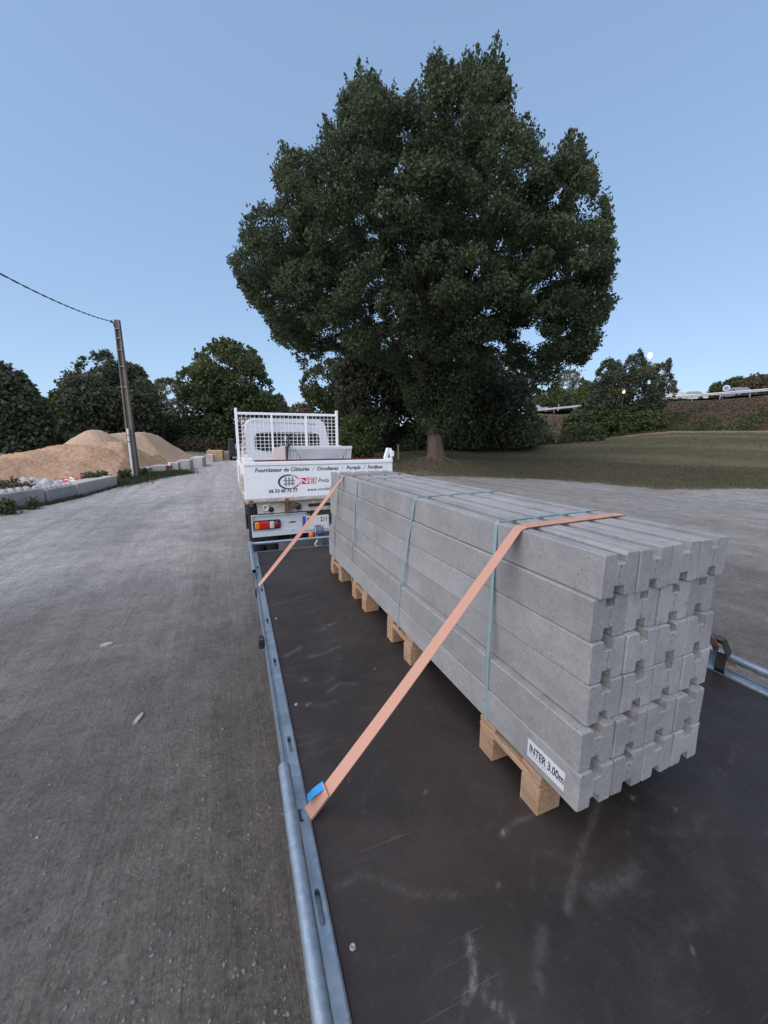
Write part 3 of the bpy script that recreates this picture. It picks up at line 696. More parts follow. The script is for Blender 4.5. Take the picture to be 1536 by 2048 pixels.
# ------------------------------------------------------------------ concrete posts
PW, PH, PL = 0.1452, 0.1346, 3.0
def post_mesh(seed):
    r = random.Random(seed); h = PH; w = PW / 2; c = 0.004; s, dp = 0.0228, 0.0335
    lip = 0.0012
    L = [(-lip, h - dp), (-s + .002, h - dp), (-s, h - dp + .002), (-s - .0004, h - .003), (-s - .003, h), (-w + c, h), (-w, h - c), (-w, c), (-w + c, 0), (-s - .003, 0), (-s - .0004, .003), (-s, dp - .002), (-s + .002, dp), (-lip, dp)]
    R = [(-x, z) for x, z in L[::-1]]
    ring = L + R; n = len(ring)            # counter: left half then right half
    ys = [0, 0.003] + [PL * k / 6 + r.uniform(-.05, .05) for k in range(1, 6)] + [PL - 0.005, PL]
    b = MB(); vs = []
    bend = [r.uniform(-.0012, .0012) for _ in ys]
    for k, y in enumerate(ys):
        ins0 = 0.0025 if k in (0, len(ys) - 1) else 0
        for (x, z) in ring:
            ins = ins0
            if k < 2 and abs(x) > .005 and r.random() < .03: ins = .007
            fx = x - math.copysign(ins, x) if abs(x) > lip * 1.5 else x
            fz = z + (ins if z < h / 2 else -ins)
            jx = r.uniform(-.0017, .0017) if k < 2 and abs(x) > .005 else 0
            vs.append((fx + bend[k] + jx, y + (r.uniform(-.0008, .0008) if k == 0 else 0), fz + jx * .6))
    fs = []
    for k in range(len(ys) - 1):
        for i in range(n):
            if i == n - 1 or True: fs.append((k * n + i, k * n + (i + 1) % n, (k + 1) * n + (i + 1) % n, (k + 1) * n + i))
    b.add(vs, fs)
    # far end: one cap ; near end: two halves with a wandering crack between
    b.add(vs[-n:], [tuple(range(n))])
    m = 6; zz = [dp + .004 + (h - 2 * dp - .008) * k / m for k in range(m + 1)]; wob = [r.uniform(-.004, .004) for _ in zz]
    wl = [r.uniform(.0012, .0032) for _ in zz]
    ll = [(wob[k] - wl[k], 0, zz[k]) for k in range(m + 1)]; rl = [(wob[k] + wl[k], 0, zz[k]) for k in range(m + 1)]; dpv = [(wob[k], 0.012, zz[k]) for k in range(m + 1)]
    ring0 = vs[:n]
    b.add(ring0[:14] + ll, [tuple(range(14)) + tuple(14 + k for k in range(m + 1))])
    b.add(ring0[14:] + rl, [tuple(range(14)) + tuple(14 + k for k in range(m, -1, -1))])
    b.add(ll + dpv + rl, [(k, k + 1, m + 1 + k + 1, m + 1 + k) for k in range(m)] + [(m + 1 + k, m + 2 + k, 2 * m + 3 + k, 2 * m + 2 + k) for k in range(m)])
    b.add([ring0[13], ring0[14], ll[0], rl[0]], [(0, 1, 3, 2)]); b.add([ring0[0], ring0[27], ll[m], rl[m]], [(0, 1, 3, 2)])
    return b.mesh('concrete_post')
PM = [post_mesh(k) for k in range(5)]
for me in PM: me.materials.append(M['concrete'])
ROWX = [.974, .963, .964, .966, .932, .932]; ROWY = [.733, .745, .736, .730, .714, .704]
LAY = ['topmost layer', 'second layer from the top', 'third layer from the top', 'third layer up from the pallets', 'second layer up from the pallets', 'lowest layer']
CLM = ['leftmost', 'second from the left', 'third from the left', 'rightmost']
SB = 0.761
posts = {}
for k in range(6):
    z = SB + (5 - k) * 0.1363
    for c in range(4):
        o = bpy.data.objects.new('concrete_post', PM[(k * 4 + c * 3 + k // 2) % 5]); COL.objects.link(o)
        jy = random.uniform(-.0035, .003) if c else 0
        o.location = (ROWX[k] + PW / 2 + c * 0.1487 + random.uniform(-.0006, .0006), ROWY[k] + jy, z); o.rotation_euler = (0, 0, random.uniform(-.0006, .0006))
        extra = ' with a white sticker' if (k, c) == (5, 0) else ''
        tag(o, 'grooved grey concrete post%s, %s in the %s' % (extra, CLM[c], LAY[k]), 'concrete post', 'concrete posts stacked on the trailer'); posts[k, c] = o

# sticker with print on the lowest left post (local coordinates of that post)
def text_mesh(body, size, shear=0.0, offset=0.0, space=1.0, extrude=0.0, align='LEFT', sx=1.0):
    cu = bpy.data.curves.new('lettering', 'FONT'); cu.body = body; cu.size = size; cu.shear = shear; cu.offset = offset
    cu.space_character = space; cu.extrude = extrude; cu.align_x = align; cu.resolution_u = 2
    ob = bpy.data.objects.new('lettering', cu); COL.objects.link(ob)
    dg = bpy.context.evaluated_depsgraph_get(); dg.update()
    me = bpy.data.meshes.new_from_object(ob.evaluated_get(dg)); bpy.data.objects.remove(ob); bpy.data.curves.remove(cu)
    if sx != 1.0:
        for v in me.vertices: v.co.x *= sx
    return me
P0 = posts[5, 0]; xs = -PW / 2
b = MB(); b.box(xs - .0009, xs - .0003, 0.052, 0.214, 0.030, 0.098)
# slightly lifted lower corner
stk = b.build('sticker', M['sticker'], P0)
def side_text(body, y_near, z, size, m, name, parent, x, **kw):
    me = text_mesh(body, size, **kw); o = link_mesh(name, me, parent, m)
    o.rotation_euler = (math.pi / 2, 0, -math.pi / 2); o.location = (x, y_near, z); return o
side_text('INTER 3.00m', 0.206, 0.053, 0.043, M['black_print'], 'lettering', stk, xs - .0013, offset=0.0010, sx=0.645)
side_text('iiili iili iilii iili ilii iilii iil', 0.206, 0.041, 0.0105, M['grey_print'], 'fine_print', stk, xs - .0013, sx=0.95)

# ------------------------------------------------------------------ pallets
PAL = [(0.842, 1.185, 'small wooden pallet under the near end of the post stack'), (1.825, 2.195, 'small wooden pallet, second from the near end, beneath the bright plastic band'),
       (2.585, 2.935, 'small wooden pallet, third from the near end of the post stack'), (3.265, 3.60, 'small wooden pallet under the far end of the posts by the truck')]
for ya, yb, lab in PAL:
    p = thing('wooden_pallet', lab, 'pallet', (0.915, ya, DZ), random.uniform(-.012, .012), 'pallets under the concrete posts')
    L = yb - ya; wd = 0.64
    for x in (0.0, wd / 2 - .055, wd - .11):
        for y in (0.0, L - 0.092):
            b = MB(); b.box(x + random.uniform(0, .012), x + .11, y, y + .092 + random.uniform(-.006, .0), 0.0012, 0.108, 0, 0.003); b.build('block', M['wood'], p)
        b = MB(); b.box(x + .008, x + .102, .004, L - .004, 0.1084, 0.130, 0, 0.002); b.build('stringer_board', M['wood'], p)
    for y in (0.0, L - .095):
        b = MB(); b.box(0.012, wd - .004, y + .003, y + .095, 0.1304, 0.1522, 0, 0.002); b.build('top_board', M['wood'], p)

# ------------------------------------------------------------------ plastic bands round stack and pallets
ZTOP = SB + 6 * 0.1363
XR = [ROWX[k] + 4 * 0.1487 for k in range(6)]
BANDS = [(1.208, 1.150, 'band', .0165, 'teal plastic band round the stack nearest its open end, beside the wide orange strap'),
         (1.905, 2.032, 'band', .015, 'teal plastic band round the middle of the stack, ending between pallet blocks'),
         (2.919, 2.964, 'band', .015, 'pale teal plastic band, third along the stack from its open end'),
         (3.405, 3.495, 'band_dark', .013, 'dark plastic band at the far end of the stack under the thin orange strap')]
for yt, yb, mk, wd, lab in BANDS:
    xl, xr = ROWX[0] + .002, XR[0] - .002; t = .0012
    yr = yt + 0.04
    pts = [(.930, yb, SB - .050), (.9305, yb, SB + .01), (.9305, yb - (yb - yt) * .2, SB + .27), (xl - .004, yt - .002, ZTOP - .01), (xl, yt, ZTOP - .003), (xl + .006, yt, ZTOP + t)]
    nseg = 10
    for k in range(1, nseg): pts.append((xl + .006 + (xr - xl - .012) * k / nseg, yt + (yr - yt) * k / nseg, ZTOP + t + (.0004 if k % 2 else 0)))
    pts += [(xr - .006, yr, ZTOP + t), (xr, yr, ZTOP - .003), (xr + .003, yr, ZTOP - .012), (XR[1] + .012, yr, SB + .30), (XR[5] + .004, yb, SB + .01), (XR[5] + .003, yb, SB - .05), (XR[5] - .012, yb, SB - .0545), (.946, yb, SB - .0545), (.930, yb, SB - .050)]
    b = MB(); b.ribbon(pts, (0, 1, 0), wd, .0012)
    o = b.build('plastic_band', M[mk]); tag(o, lab, 'band', 'plastic bands round the post stack')

# ------------------------------------------------------------------ orange lashing straps
def lash(name, lab, foot, corner, over, right, foot_r, width, twist, wfoot):
    s = thing(name, lab, 'strap', (foot[0], foot[1], foot[2]))
    O = Vector(foot); n = 18; pts, wd = [], []
    d = Vector(corner) - O
    for k in range(n):
        f = k / (n - 1); p = O + d * f - Vector((0, 0, 0.012 * math.sin(math.pi * f)))
        w0 = Vector(wfoot[0]) * (1 - f) + Vector(wfoot[1]) * f
        if twist: w0 = Matrix.Rotation(twist * math.sin(math.pi * f) * 0.5, 3, d.normalized()) @ w0
        pts.append(p - O); wd.append(w0)
    for p in over: pts.append(Vector(p) - O); wd.append(Vector((0.04, 1, 0)))
    d2 = Vector(foot_r) - Vector(right)
    for k in range(10):
        f = k / 9; pts.append(Vector(right) + d2 * f - O); wd.append(Vector((0, 1, 0)))
    b = MB(); b.ribbon(pts, wd, width, .0022); b.build('webbing', M['webbing'], s)
    return s, O
def topz(x): return ZTOP + .0042 + .0006 * math.sin(40 * x)
ftx, fty = 0.172, 1.13
over = [(.985 + .010, 1.092, ZTOP + .004)] + [(x, 1.095 + (x - .98) * .055, topz(x)) for x in np.linspace(1.03, 1.52, 9)] + [(XR[0] - .008, 1.128, ZTOP + .003)]
s, O = lash('lashing_strap', 'wide faded orange lashing strap with blue tab, over the stack near its open end', (0.180, 1.150, 0.600), (.968, 1.085, ZTOP - .004), over, (XR[0] + .004, 1.130, ZTOP - .012), (2.44, 1.125, .78), .050, 0, [(-.12, 1, .22), (0.05, 1, -.12)])
# folded end and blue tab near the rail
b = MB(); b.ribbon([Vector((.002, .0, .010)), Vector((.035, -.006, .052)), Vector((.072, -.010, .098))], [Vector((-.12, 1, .22))] * 3, .049, .004); b.build('sewn_end', M['webbing'], s)
b = MB(); b.ribbon([Vector(at(648, 1570, .700)) - O, Vector(at(639, 1576, .694)) - O, Vector(at(627, 1585, .682)) - O, Vector(at(615, 1597, .664)) - O], [Vector((.35, .8, .25))] * 4, .030, .0018); b.build('blue_tab', M['blue_web'], s)
b = MB(); b.tube([(-.02, -.02, .02), (-.004, -.022, .012), (-.004, .022, .012), (-.02, .02, .02), (-.02, -.02, .02)], .005, 8); b.build('hook', M['darksteel'], s)
# ratchet at the right rail
rx, ry, rz_ = 2.47 - O.x, 1.115 - O.y, .745 - O.z
rt = MB(); rt.prism([(rx - .055, rz_ + .07), (rx - .02, rz_ + .085), (rx + .05, rz_ + .0), (rx + .045, rz_ - .03), (rx + .01, rz_ - .02)], 1, ry - .032, ry - .027)
rt.prism([(rx - .055, rz_ + .07), (rx - .02, rz_ + .085), (rx + .05, rz_ + .0), (rx + .045, rz_ - .03), (rx + .01, rz_ - .02)], 1, ry + .027, ry + .032)
rt.tube([(rx - .035, ry - .03, rz_ + .07), (rx - .035, ry + .03, rz_ + .07)], .012, 10); ro = rt.build('ratchet', M['darksteel'], s)
b = MB(); b.box(rx - .065, rx - .02, ry - .034, ry + .034, rz_ + .078, rz_ + .094, 0, .005); b.build('ratchet_grip', M['black'], ro)
b = MB(); b.ribbon([(rx + .03, ry, rz_ - .02), (rx + .0, ry - .01, rz_ - .10), (rx + .03, ry - .005, rz_ - .15)], (0, 1, 0), .05, .0024); b.build('strap_tail', M['black'], ro)
b = MB(); b.ribbon([(rx + .055, ry - .01, rz_ - .055), (rx + .085, ry - .02, rz_ - .075), (rx + .10, ry - .03, rz_ - .10)], (0, 1, 0), .045, .003); b.build('strap_end', M['webbing'], ro)
over = [(.985, 3.285, ZTOP + .004)] + [(x, 3.285 + (x - .98) * .03, topz(x)) for x in np.linspace(1.03, 1.52, 9)] + [(XR[0] - .008, 3.30, ZTOP + .003)]
s2, O2 = lash('lashing_strap', 'thin orange lashing strap over the far end of the stack before the tailgate', (0.212, 3.44, 0.612), (.968, 3.285, ZTOP - .004), over, (XR[0] + .004, 3.30, ZTOP - .012), (2.55, 3.32, .62), .034, 1.5, [(-.3, 1, .25), (0, 1, 0)])
b = MB(); b.tube([(-.005, -.015, .0), (-.022, -.017, -.02), (-.024, -.02, -.07), (-.01, -.02, -.10)], .008, 8); b.build('hook', M['darksteel'], s2)
for q in (s, s2): q['group'] = 'orange lashing straps'

# ------------------------------------------------------------------ tipper truck
K = thing('tipper_truck', 'white tipper truck with mesh headboard and lettered tailgate, hitched to the trailer', 'truck', (1.285, 5.32, 0))
HW = 1.045
b = MB(); b.box(-HW, HW, 0.0, 0.03, 1.115, 1.548, 0, 0.004); TG = b.build('tailgate', M['white'], K)
b = MB(); b.box(-HW, HW, -0.014, 0.034, 1.550, 1.602, 0, 0.006); b.build('top_rim', M['white'], TG)
b = MB(); b.box(-0.905, 0.905, 0.0, 0.030, 1.6025, 1.622, 0, 0.003); b.build('trim_strip', M['maroon'], TG)
b = MB(); b.box(-HW + .02, HW - .02, -0.012, 0.05, 1.068, 1.112, 0, 0.006); b.build('bottom_rail', M['offwhite'], TG)
for x in (-0.98, -0.52, 0.5, 0.98):
    b = MB(); b.box(x - .022, x + .022, -.026, -.0125, 1.02, 1.105); b.tube([(x - .03, -.02, 1.06), (x + .03, -.02, 1.06)], .013, 8); b.build('hinge', M['rusty'], TG)
def back_text(body, x, z, size, m, name, y=-.0018, **kw):
    me = text_mesh(body, size, **kw); o = link_mesh(name, me, TG, m)
    o.rotation_euler = (math.pi / 2, 0, 0); o.location = (x, y, z); return o
def fit_text(body, x0, x1, z, size, m, name, **kw):
    me = text_mesh(body, size, **kw); xs_ = [v.co.x for v in me.vertices]; k = (x1 - x0) / (max(xs_) - min(xs_)); mn = min(xs_)
    for v in me.vertices: v.co.x = (v.co.x - mn) * k
    o = link_mesh(name, me, TG, m); o.rotation_euler = (math.pi / 2, 0, 0); o.location = (x0, -.0018, z); return o
fit_text('Fournisseur de Clôtures', -.905, -.195, 1.468, .072, M['black_print'], 'lettering', shear=.18, offset=.0018)
fit_text('/', -.165, -.12, 1.466, .072, M['grey_print'], 'lettering', shear=.3)
fit_text('Occultants', -.09, .215, 1.468, .072, M['black_print'], 'lettering', shear=.18, offset=.0018)
fit_text('/', .255, .30, 1.466, .072, M['grey_print'], 'lettering', shear=.3)
fit_text('Portails', .335, .545, 1.468, .072, M['black_print'], 'lettering', shear=.18, offset=.0018)
fit_text('/', .575, .62, 1.466, .072, M['grey_print'], 'lettering', shear=.3)
fit_text('Portillons', .655, .885, 1.468, .072, M['black_print'], 'lettering', shear=.18, offset=.0022)
fit_text('Prota', -.075, .07, 1.300, .085, M['black_print'], 'lettering', shear=.2, offset=.0006)
fit_text('06 53 60 72 77', -.745, -.365, 1.188, .062, M['black_print'], 'lettering', offset=.002)
fit_text('www.cloture-', -.235, .13, 1.190, .052, M['black_print'], 'lettering', offset=.0016, space=1.25)
# round emblem: navy arc on the left, red arc to the right, a small fence inside
def arc(cx, cz, rx, rz_, a0, a1, w, n=28):
    b = MB(); vs = []
    for k in range(n + 1):
        a = math.radians(a0 + (a1 - a0) * k / n); f = w * (0.35 + 0.65 * math.sin(math.pi * min(1, k / n * .9 + .1)))
        for q in (-f, f): vs.append((cx + (rx + q) * math.cos(a), -.002, cz + (rz_ + q) * math.sin(a)))
    b.add(vs, [(2 * k, 2 * k + 1, 2 * k + 3, 2 * k + 2) for k in range(n)]); return b
ex, ez = -.475, 1.325
arc(ex, ez, .135, .092, 75, 285, .013).build('emblem_arc', M['navy_print'], TG)
arc(ex, ez, .135, .092, 285, 345, .010).build('emblem_arc', M['red_print'], TG)
arc(ex, ez, .135, .092, 20, 75, .008).build('emblem_arc', M['red_print'], TG)
b = MB()
for x in (-.045, .0, .045): b.box(ex + x - .010, ex + x + .010, -.0025, -.0015, ez - .05, ez + .055); 
for x in (-.045, .0, .045): b.prism([(ex + x - .01, ez + .0555), (ex + x + .01, ez + .0555), (ex + x, ez + .072)], 1, -.0025, -.0015)
for z in (-.025, .02): b.box(ex - .075, ex + .075, -.0030, -.0026, ez + z - .007, ez + z + .007)
b.build('emblem_fence', M['grey_print'], TG)
b = MB(); b.prism([(-.335, 1.288), (-.105, 1.288), (-.098, 1.372), (-.328, 1.372)], 1, -.0016, -.0008); b.build('emblem_panel', M['red_print'], TG)
fit_text('NEI', -.325, -.112, 1.297, .092, M['white_print'], 'lettering', offset=.0025)
# tail latches
for sg in (-1, 1):
    b = MB()
    if sg > 0: b.prism([(.915, 1.603), (1.044, 1.603), (1.044, 1.70), (1.03, 1.76), (.965, 1.765), (.955, 1.73)], 1, .002, .055); b.box(1.02, 1.06, -.02, .0, 1.64, 1.72)
    else: b.box(-1.044, -.92, .002, .055, 1.603, 1.655, 0, .01); b.prism([(-1.04, 1.656), (-.97, 1.656), (-.985, 1.70), (-1.03, 1.71)], 1, .005, .05)
    lt = b.build('latch', M['white'], K)
    if sg > 0:
        b = MB(); b.prism([(.972, 1.625), (1.0, 1.625), (.992, 1.70)], 1, -.002, .0015); b.build('latch_recess', M['darksteel'], lt)
b = MB(); b.box(-HW + .004, HW - .004, .05, 2.86, 1.045, 1.10); b.build('bed_floor', M['offwhite'], K)
for sg in (-1, 1):
    b = MB(); x = sg * (HW - .014); b.box(min(x, x - sg * .03), max(x, x - sg * .03), .06, 2.84, 1.105, 1.50, 0, .006); b.build('side_board', M['white'], K)
    b = MB(); b.box(sg * HW - .03, sg * HW + .012, .3, .36, 1.18, 1.42); b.box(sg * HW - .01, sg * HW + .02, 1.4, 1.46, 1.12, 1.46); b.build('side_latch', M['offwhite'], K)
# headboard
HY = 2.86; H = MB()
for x in (-.985, 1.01): H.box(x - .025, x + .025, HY, HY + .05, 1.10, 2.475, 0, .004)
H.box(-.96, .985, HY + .004, HY + .044, 2.355, 2.402, 0, .004); H.box(-.96, .985, HY + .004, HY + .044, 1.10, 1.15)
for x in (-.325, .36): H.box(x - .019, x + .019, HY + .006, HY + .042, 1.15, 2.355)
HB = H.build('headboard', M['white'], K)
G = MB()
for x in np.arange(-.96 + .075, .98, .0815): G.box(x - .005, x + .005, HY + .046, HY + .056, 1.15, 2.36)
for z in np.arange(1.22, 2.34, .0715): G.box(-.96, .985, HY + .0565, HY + .0665, z - .005, z + .005)
G.build('wire_mesh', M['white_cab'], HB)
b = MB()
for k in range(7): b.prism([(-.895, 1.55 + k * .1), (-.845, 1.585 + k * .1), (-.845, 1.625 + k * .1), (-.895, 1.59 + k * .1)], 1, HY + .0795, HY + .0815)
b.build('marker_stripes', M['red_print'], HB)
b = MB(); b.box(-.90, -.84, HY + .082, HY + .086, 1.52, 2.26); b.build('marker_panel', M['white_print'], HB)
# cab: rear wall with an opening, sides, roof, front with windscreen
CY = 3.02
def hull(y, z, wmul=1.0):     # half width of the cab at height z
    return float(np.interp(z, [.6, 1.2, 1.5, 1.75, 2.17, 2.26, 2.285], [.86, .90, .895, .875, .795, .745, .66])) * wmul
def rear_wall():
    b = MB(); n = 36
    ow = []
    zs = [1.15, 1.5, 1.75, 2.0, 2.17, 2.23, 2.265, 2.285]
    right = [(hull(0, z), z) for z in zs]; out = [(-.9, 1.15), (-.45, 1.15), (0, 1.15), (.45, 1.15)] + right + [(.4, 2.292), (0, 2.294), (-.4, 2.292)] + [(-x, z) for x, z in right[::-1]][:-1]
    wx_, wz0, wz1, rr = .66, 1.63, 2.025, .07
    inn = []
    for (x, z) in out:       # map outline point to the rounded window opening
        a = math.atan2((z - 1.83) / .45, x / .85); ca, sa = math.cos(a), math.sin(a)
        p = 7.0; k = (abs(ca) ** p + abs(sa) ** p) ** (-1 / p)
        inn.append((wx_ * ca * k, (wz0 + wz1) / 2 + (wz1 - wz0) / 2 * sa * k))
    m = len(out)
    # refine the inner loop for round corners
    vs = [(x, CY, z) for x, z in out] + [(x, CY - .004, z) for x, z in inn] + [(x, CY + .035, z) for x, z in inn]
    b.add(vs, [(i, (i + 1) % m, m + (i + 1) % m, m + i) for i in range(m)] + [(m + i, m + (i + 1) % m, 2 * m + (i + 1) % m, 2 * m + i) for i in range(m)])
    return b.build('cab_rear', M['white_cab'], K), inn
CR, inn = rear_wall()
b = MB(); b.add([(x * .998, CY + .03, z) for x, z in inn], [tuple(range(len(inn)))]); b.build('rear_window', M['glass'], CR)
b = MB(); m = len(inn); b.add([(x * 1.0, CY - .0055, z) for x, z in inn] + [(x * .97, CY - .0055, 1.8275 + (z - 1.8275) * .94) for x, z in inn], [(i, (i + 1) % m, m + (i + 1) % m, m + i) for i in range(m)]); b.build('window_seal', M['rubber'], CR)
# shell: loft of cross sections
secs = [(CY, 1.0, 0), (CY + .06, 1.012, .012), (CY + .5, 1.02, .02), (CY + 1.05, 1.015, .0), (CY + 1.45, .99, -.32), (CY + 1.75, .97, -.72), (CY + 1.80, .95, -.95)]
b = MB(); zs = [.62, 1.15, 1.5, 1.75, 2.17, 2.235, 2.27, 2.287]; prof0 = [(hull(0, z), z) for z in zs] + [(.35, 2.293)]
prof0 = prof0 + [(-x, z) for x, z in prof0[::-1]]
vs = []; q = len(prof0)
for y, wm, dz in secs:
    for x, z in prof0:
        zz = z if z < 1.2 else min(z, 2.293 + dz) if dz < 0 else z + dz * (z > 2.2)
        vs.append((x * wm, y, zz))
fs, mi = [], []
for k in range(len(secs) - 1):
    for i in range(q - 1): fs.append((k * q + i, (k + 1) * q + i, (k + 1) * q + i + 1, k * q + i + 1))
side_glass = [f for f in fs if False]
shell = MB()
for k in range(len(secs) - 1):
    for i in range(q - 1):
        f = (k * q + i, (k + 1) * q + i, (k + 1) * q + i + 1, k * q + i + 1)
        isglass = (k == 2 and i in (2, 3, q - 4, q - 5)) 
        if not isglass and not (k in (3, 4) and 2 <= i <= q - 4): shell.add([vs[a] for a in f], [(0, 1, 2, 3)], 0, False)
shell.add(vs[-q:], [tuple(range(q))]); shell.build('cab_shell', M['white_cab'], K)
for k in (3, 4):
    g = MB()
    for i in range(2, q - 3): g.add([vs[a] for a in (k * q + i, (k + 1) * q + i, (k + 1) * q + i + 1, k * q + i + 1)], [(0, 1, 2, 3)])
    g.build('windscreen', M['glass'], K)
for side in ((2, 3), (q - 5, q - 4)):
    g = MB()
    for i in side: g.add([vs[a] for a in (2 * q + i, 3 * q + i, 3 * q + i + 1, 2 * q + i + 1)], [(0, 1, 2, 3)])
    g.build('side_window', M['glass'], K)
for x in (-.45, .1, .5):
    b = MB(); b.box(x - .22, x + .22, CY + .25, CY + .75, 1.15, 1.35, 0, .04); b.box(x - .22, x + .22, CY + .15, CY + .30, 1.30, 1.80, 0, .04)
    if x != .1: b.box(x - .12, x + .12, CY + .16, CY + .25, 1.81, 1.97, 0, .03)
    b.build('seat', M['seat'], K)
b = MB(); b.box(-.8, .8, CY + 1.2, CY + 1.5, 1.2, 1.55, 0, .05); b.build('dashboard', M['seat'], K)
b = MB(); b.box(-.85, .85, CY + .04, CY + 1.7, .64, 1.14); b.build('cab_floor', M['seat'], K)
for sg in (-1, 1):
    b = MB(); b.box(sg * 1.07 - .07, sg * 1.07 + .07, CY + 1.25, CY + 1.31, 1.55, 1.9, 0, .02); b.tube([(sg * .86, CY + 1.3, 1.6), (sg * 1.05, CY + 1.3, 1.65)], .012, 8); b.build('wing_mirror', M['black'], K)
# roof gutter line
b = MB(); b.tube([(-.72, CY - .006, 2.236), (-.3, CY - .006, 2.222), (.3, CY - .006, 2.206), (.62, CY - .006, 2.196)], .005, 6); b.build('roof_seam', M['grey_print'], CR)
# rear cross member with details
b = MB(); b.box(-.90, .90, .045, .07, .905, 1.062); XM = b.build('cross_member', M['offwhite'], K)
b = MB(); b.lathe([(.030, 0), (.041, 0), (.041, -.02), (.030, -.02), (.030, 0)], (-.795, .044, .985), 1, 20); b.build('ring_eye', M['white'], XM)
b = MB(); b.lathe([(0, -.01), (.036, -.01), (.036, 0), (0, 0)], (-.725, .044, .957), 1, 18); b.build('tail_plug', M['black'], XM)
b = MB(); b.box(-.545, -.50, -.02, .044, .90, 1.065); b.box(-.50, -.40, -.01, .044, .975, 1.035); b.build('release_catch', M['rusty'], XM)
b = MB(); b.lathe([(0, -.075), (.035, -.075), (.046, -.06), (.046, -.02), (.03, -.01), (.03, .0), (0, 0)], (-.375, .044, .985), 1, 18); b.build('round_socket', M['black'], XM)
b = MB(); b.box(-.22, .30, .028, .044, .965, 1.005, 0, .005); b.build('plate_lamp', M['black'], XM)
b = MB(); b.box(.15, .19, .0, .044, .875, .93); b.build('rail_bracket', M['black'], XM)
b = MB(); b.box(-.25, -.19, .0, .044, .87, .905); b.build('rail_bracket', M['black'], XM)
# light board
b = MB(); b.box(-.985, .985, .082, .094, .60, .885); LB = b.build('light_board', M['light_grey'], K)
b = MB(); b.box(-.985, .985, .05, .0815, .874, .886); b.box(-.985, .985, .045, .0815, .588, .662); b.box(-.985, -.973, .05, .0815, .6625, .8735); b.box(.973, .985, .05, .0815, .6625, .8735); b.build('board_flange', M['light_grey'], LB)
for sg in (-1, 1):
    t = MB(); x0, x1 = (-.962, -.606) if sg < 0 else (.606, .962)
    t.box(x0, x1, .040, .081, .683, .812, 0, .02); tl = t.build('tail_light', M['rubber'], LB)
    def seg(a, c, m_, nm, bev=.012):
        xa, xb = (x0 + a, x0 + c) if sg < 0 else (x1 - c, x1 - a)
        g = MB(); g.box(xa, xb, .022, .042, .698, .798, 0, bev); return g.build(nm, M[m_], tl)
    seg(.014, .078, 'lens_amber', 'amber_lens'); seg(.080, .205, 'lens_red', 'red_lens'); seg(.207, .268, 'lens_clear', 'clear_lens')
    g = MB(); cx = (x0 + .303) if sg < 0 else (x1 - .303)
    g.lathe([(0, -.022), (.030, -.020), (.040, -.010), (.042, 0)], (cx, .042, .748), 1, 18); g.build('round_lens', M['lens_dark'], tl)
b = MB(); b.box(-.485, -.40, .078, .0818, .745, .762, 0, .001); b.build('slot', M['black'], LB)
b = MB(); b.lathe([(0, -.004), (.005, -.003), (.006, 0)], (-.44, .082, .80), 1, 10); b.build('bolt', M['rim'], LB)
b = MB(); b.box(-.315, .065, .030, .036, .633, .832, 0, .0015); PL_ = b.build('number_plate', M['plate'], K)
b = MB(); b.box(-.313, -.262, .0285, .0297, .672, .831); b.build('blue_strip', M['blue_print'], PL_)
for txt, x0, x1 in (('F', -.245, -.185), ('211', -.06, .035)):
    me = text_mesh(txt, .092, offset=.002); xs_ = [v.co.x for v in me.vertices]; k_ = (x1 - x0) / (max(xs_) - min(xs_)); mn = min(xs_)
    for v in me.vertices: v.co.x = (v.co.x - mn) * k_
    o = link_mesh('plate_characters', me, PL_, M['black_print']); o.rotation_euler = (math.pi / 2, 0, 0); o.location = (x0, .0290, .742)
b = MB(); b.box(-.20, .12, .0365, .06, .70, .90); b.build('plate_bracket', M['darksteel'], K)
b = MB(); b.box(-.15, .25, .05, .25, .50, .586); b.tube([(-.06, -.02, .52), (-.06, .06, .52)], .02, 8); b.lathe([(0, .0), (.025, .0), (.025, .04), (0, .05)], (-.06, -.03, .515), 2, 12); b.build('tow_hitch', M['black'], K)
for x in (-.80, -.72, -.46, .46, .72):
    b = MB(); b.box(x - .012, x + .012, .10, .13, .42, .598); b.build('board_stay', M['black'], K)
# frame, wheels, mud guards
b = MB()
for x in (-.42, .36): b.box(x, x + .06, .12, 4.6, .62, .80)
for y in (.3, 1.2, 2.2): b.box(-.36, .36, y, y + .06, .64, .78)
b.build('chassis_frame', M['darksteel'], K)
for sg in (-1, 1):
    b = MB(); x = sg * 1.0; b.box(min(x, x - sg * .10), max(x, x - sg * .10), .16, .175, .47, 1.04); b.build('mud_flap', M['rubber'], K)
    b = MB()
    ar = [(.86 + .44 * math.cos(a), .36 + .44 * math.sin(a)) for a in np.linspace(.2, math.pi - .2, 13)]; ar2 = [(.86 + .425 * math.cos(a), .36 + .425 * math.sin(a)) for a in np.linspace(math.pi - .2, .2, 13)]
    b.prism(ar + ar2, 0, sg * .62, sg * 1.0); b.build('mud_guard', M['rubber'], K)
    for y, xs_ in ((.86, (.68, .88)), (3.75, (.80,))):
        for xw in xs_:
            b = MB(); c0 = sg * xw - .09; b.lathe([(.19, .0), (.31, .0), (.34, .03), (.345, .09), (.34, .15), (.31, .18), (.19, .18)], (c0, y, .345), 0, 30); w_ = b.build('wheel', M['tyre'], K)
            b = MB(); b.lathe([(0, .03), (.06, .03), (.08, .08), (.15, .06), (.19, .01), (.19, .17), (.1, .12), (0, .12)], (c0, y, .345), 0, 22); b.build('rim', M['rim'], w_)
for y_ in (.86, 3.75):
    b = MB(); b.tube([(-.8, y_, .345), (.8, y_, .345)], .055, 10); b.build('axle', M['darksteel'], K)
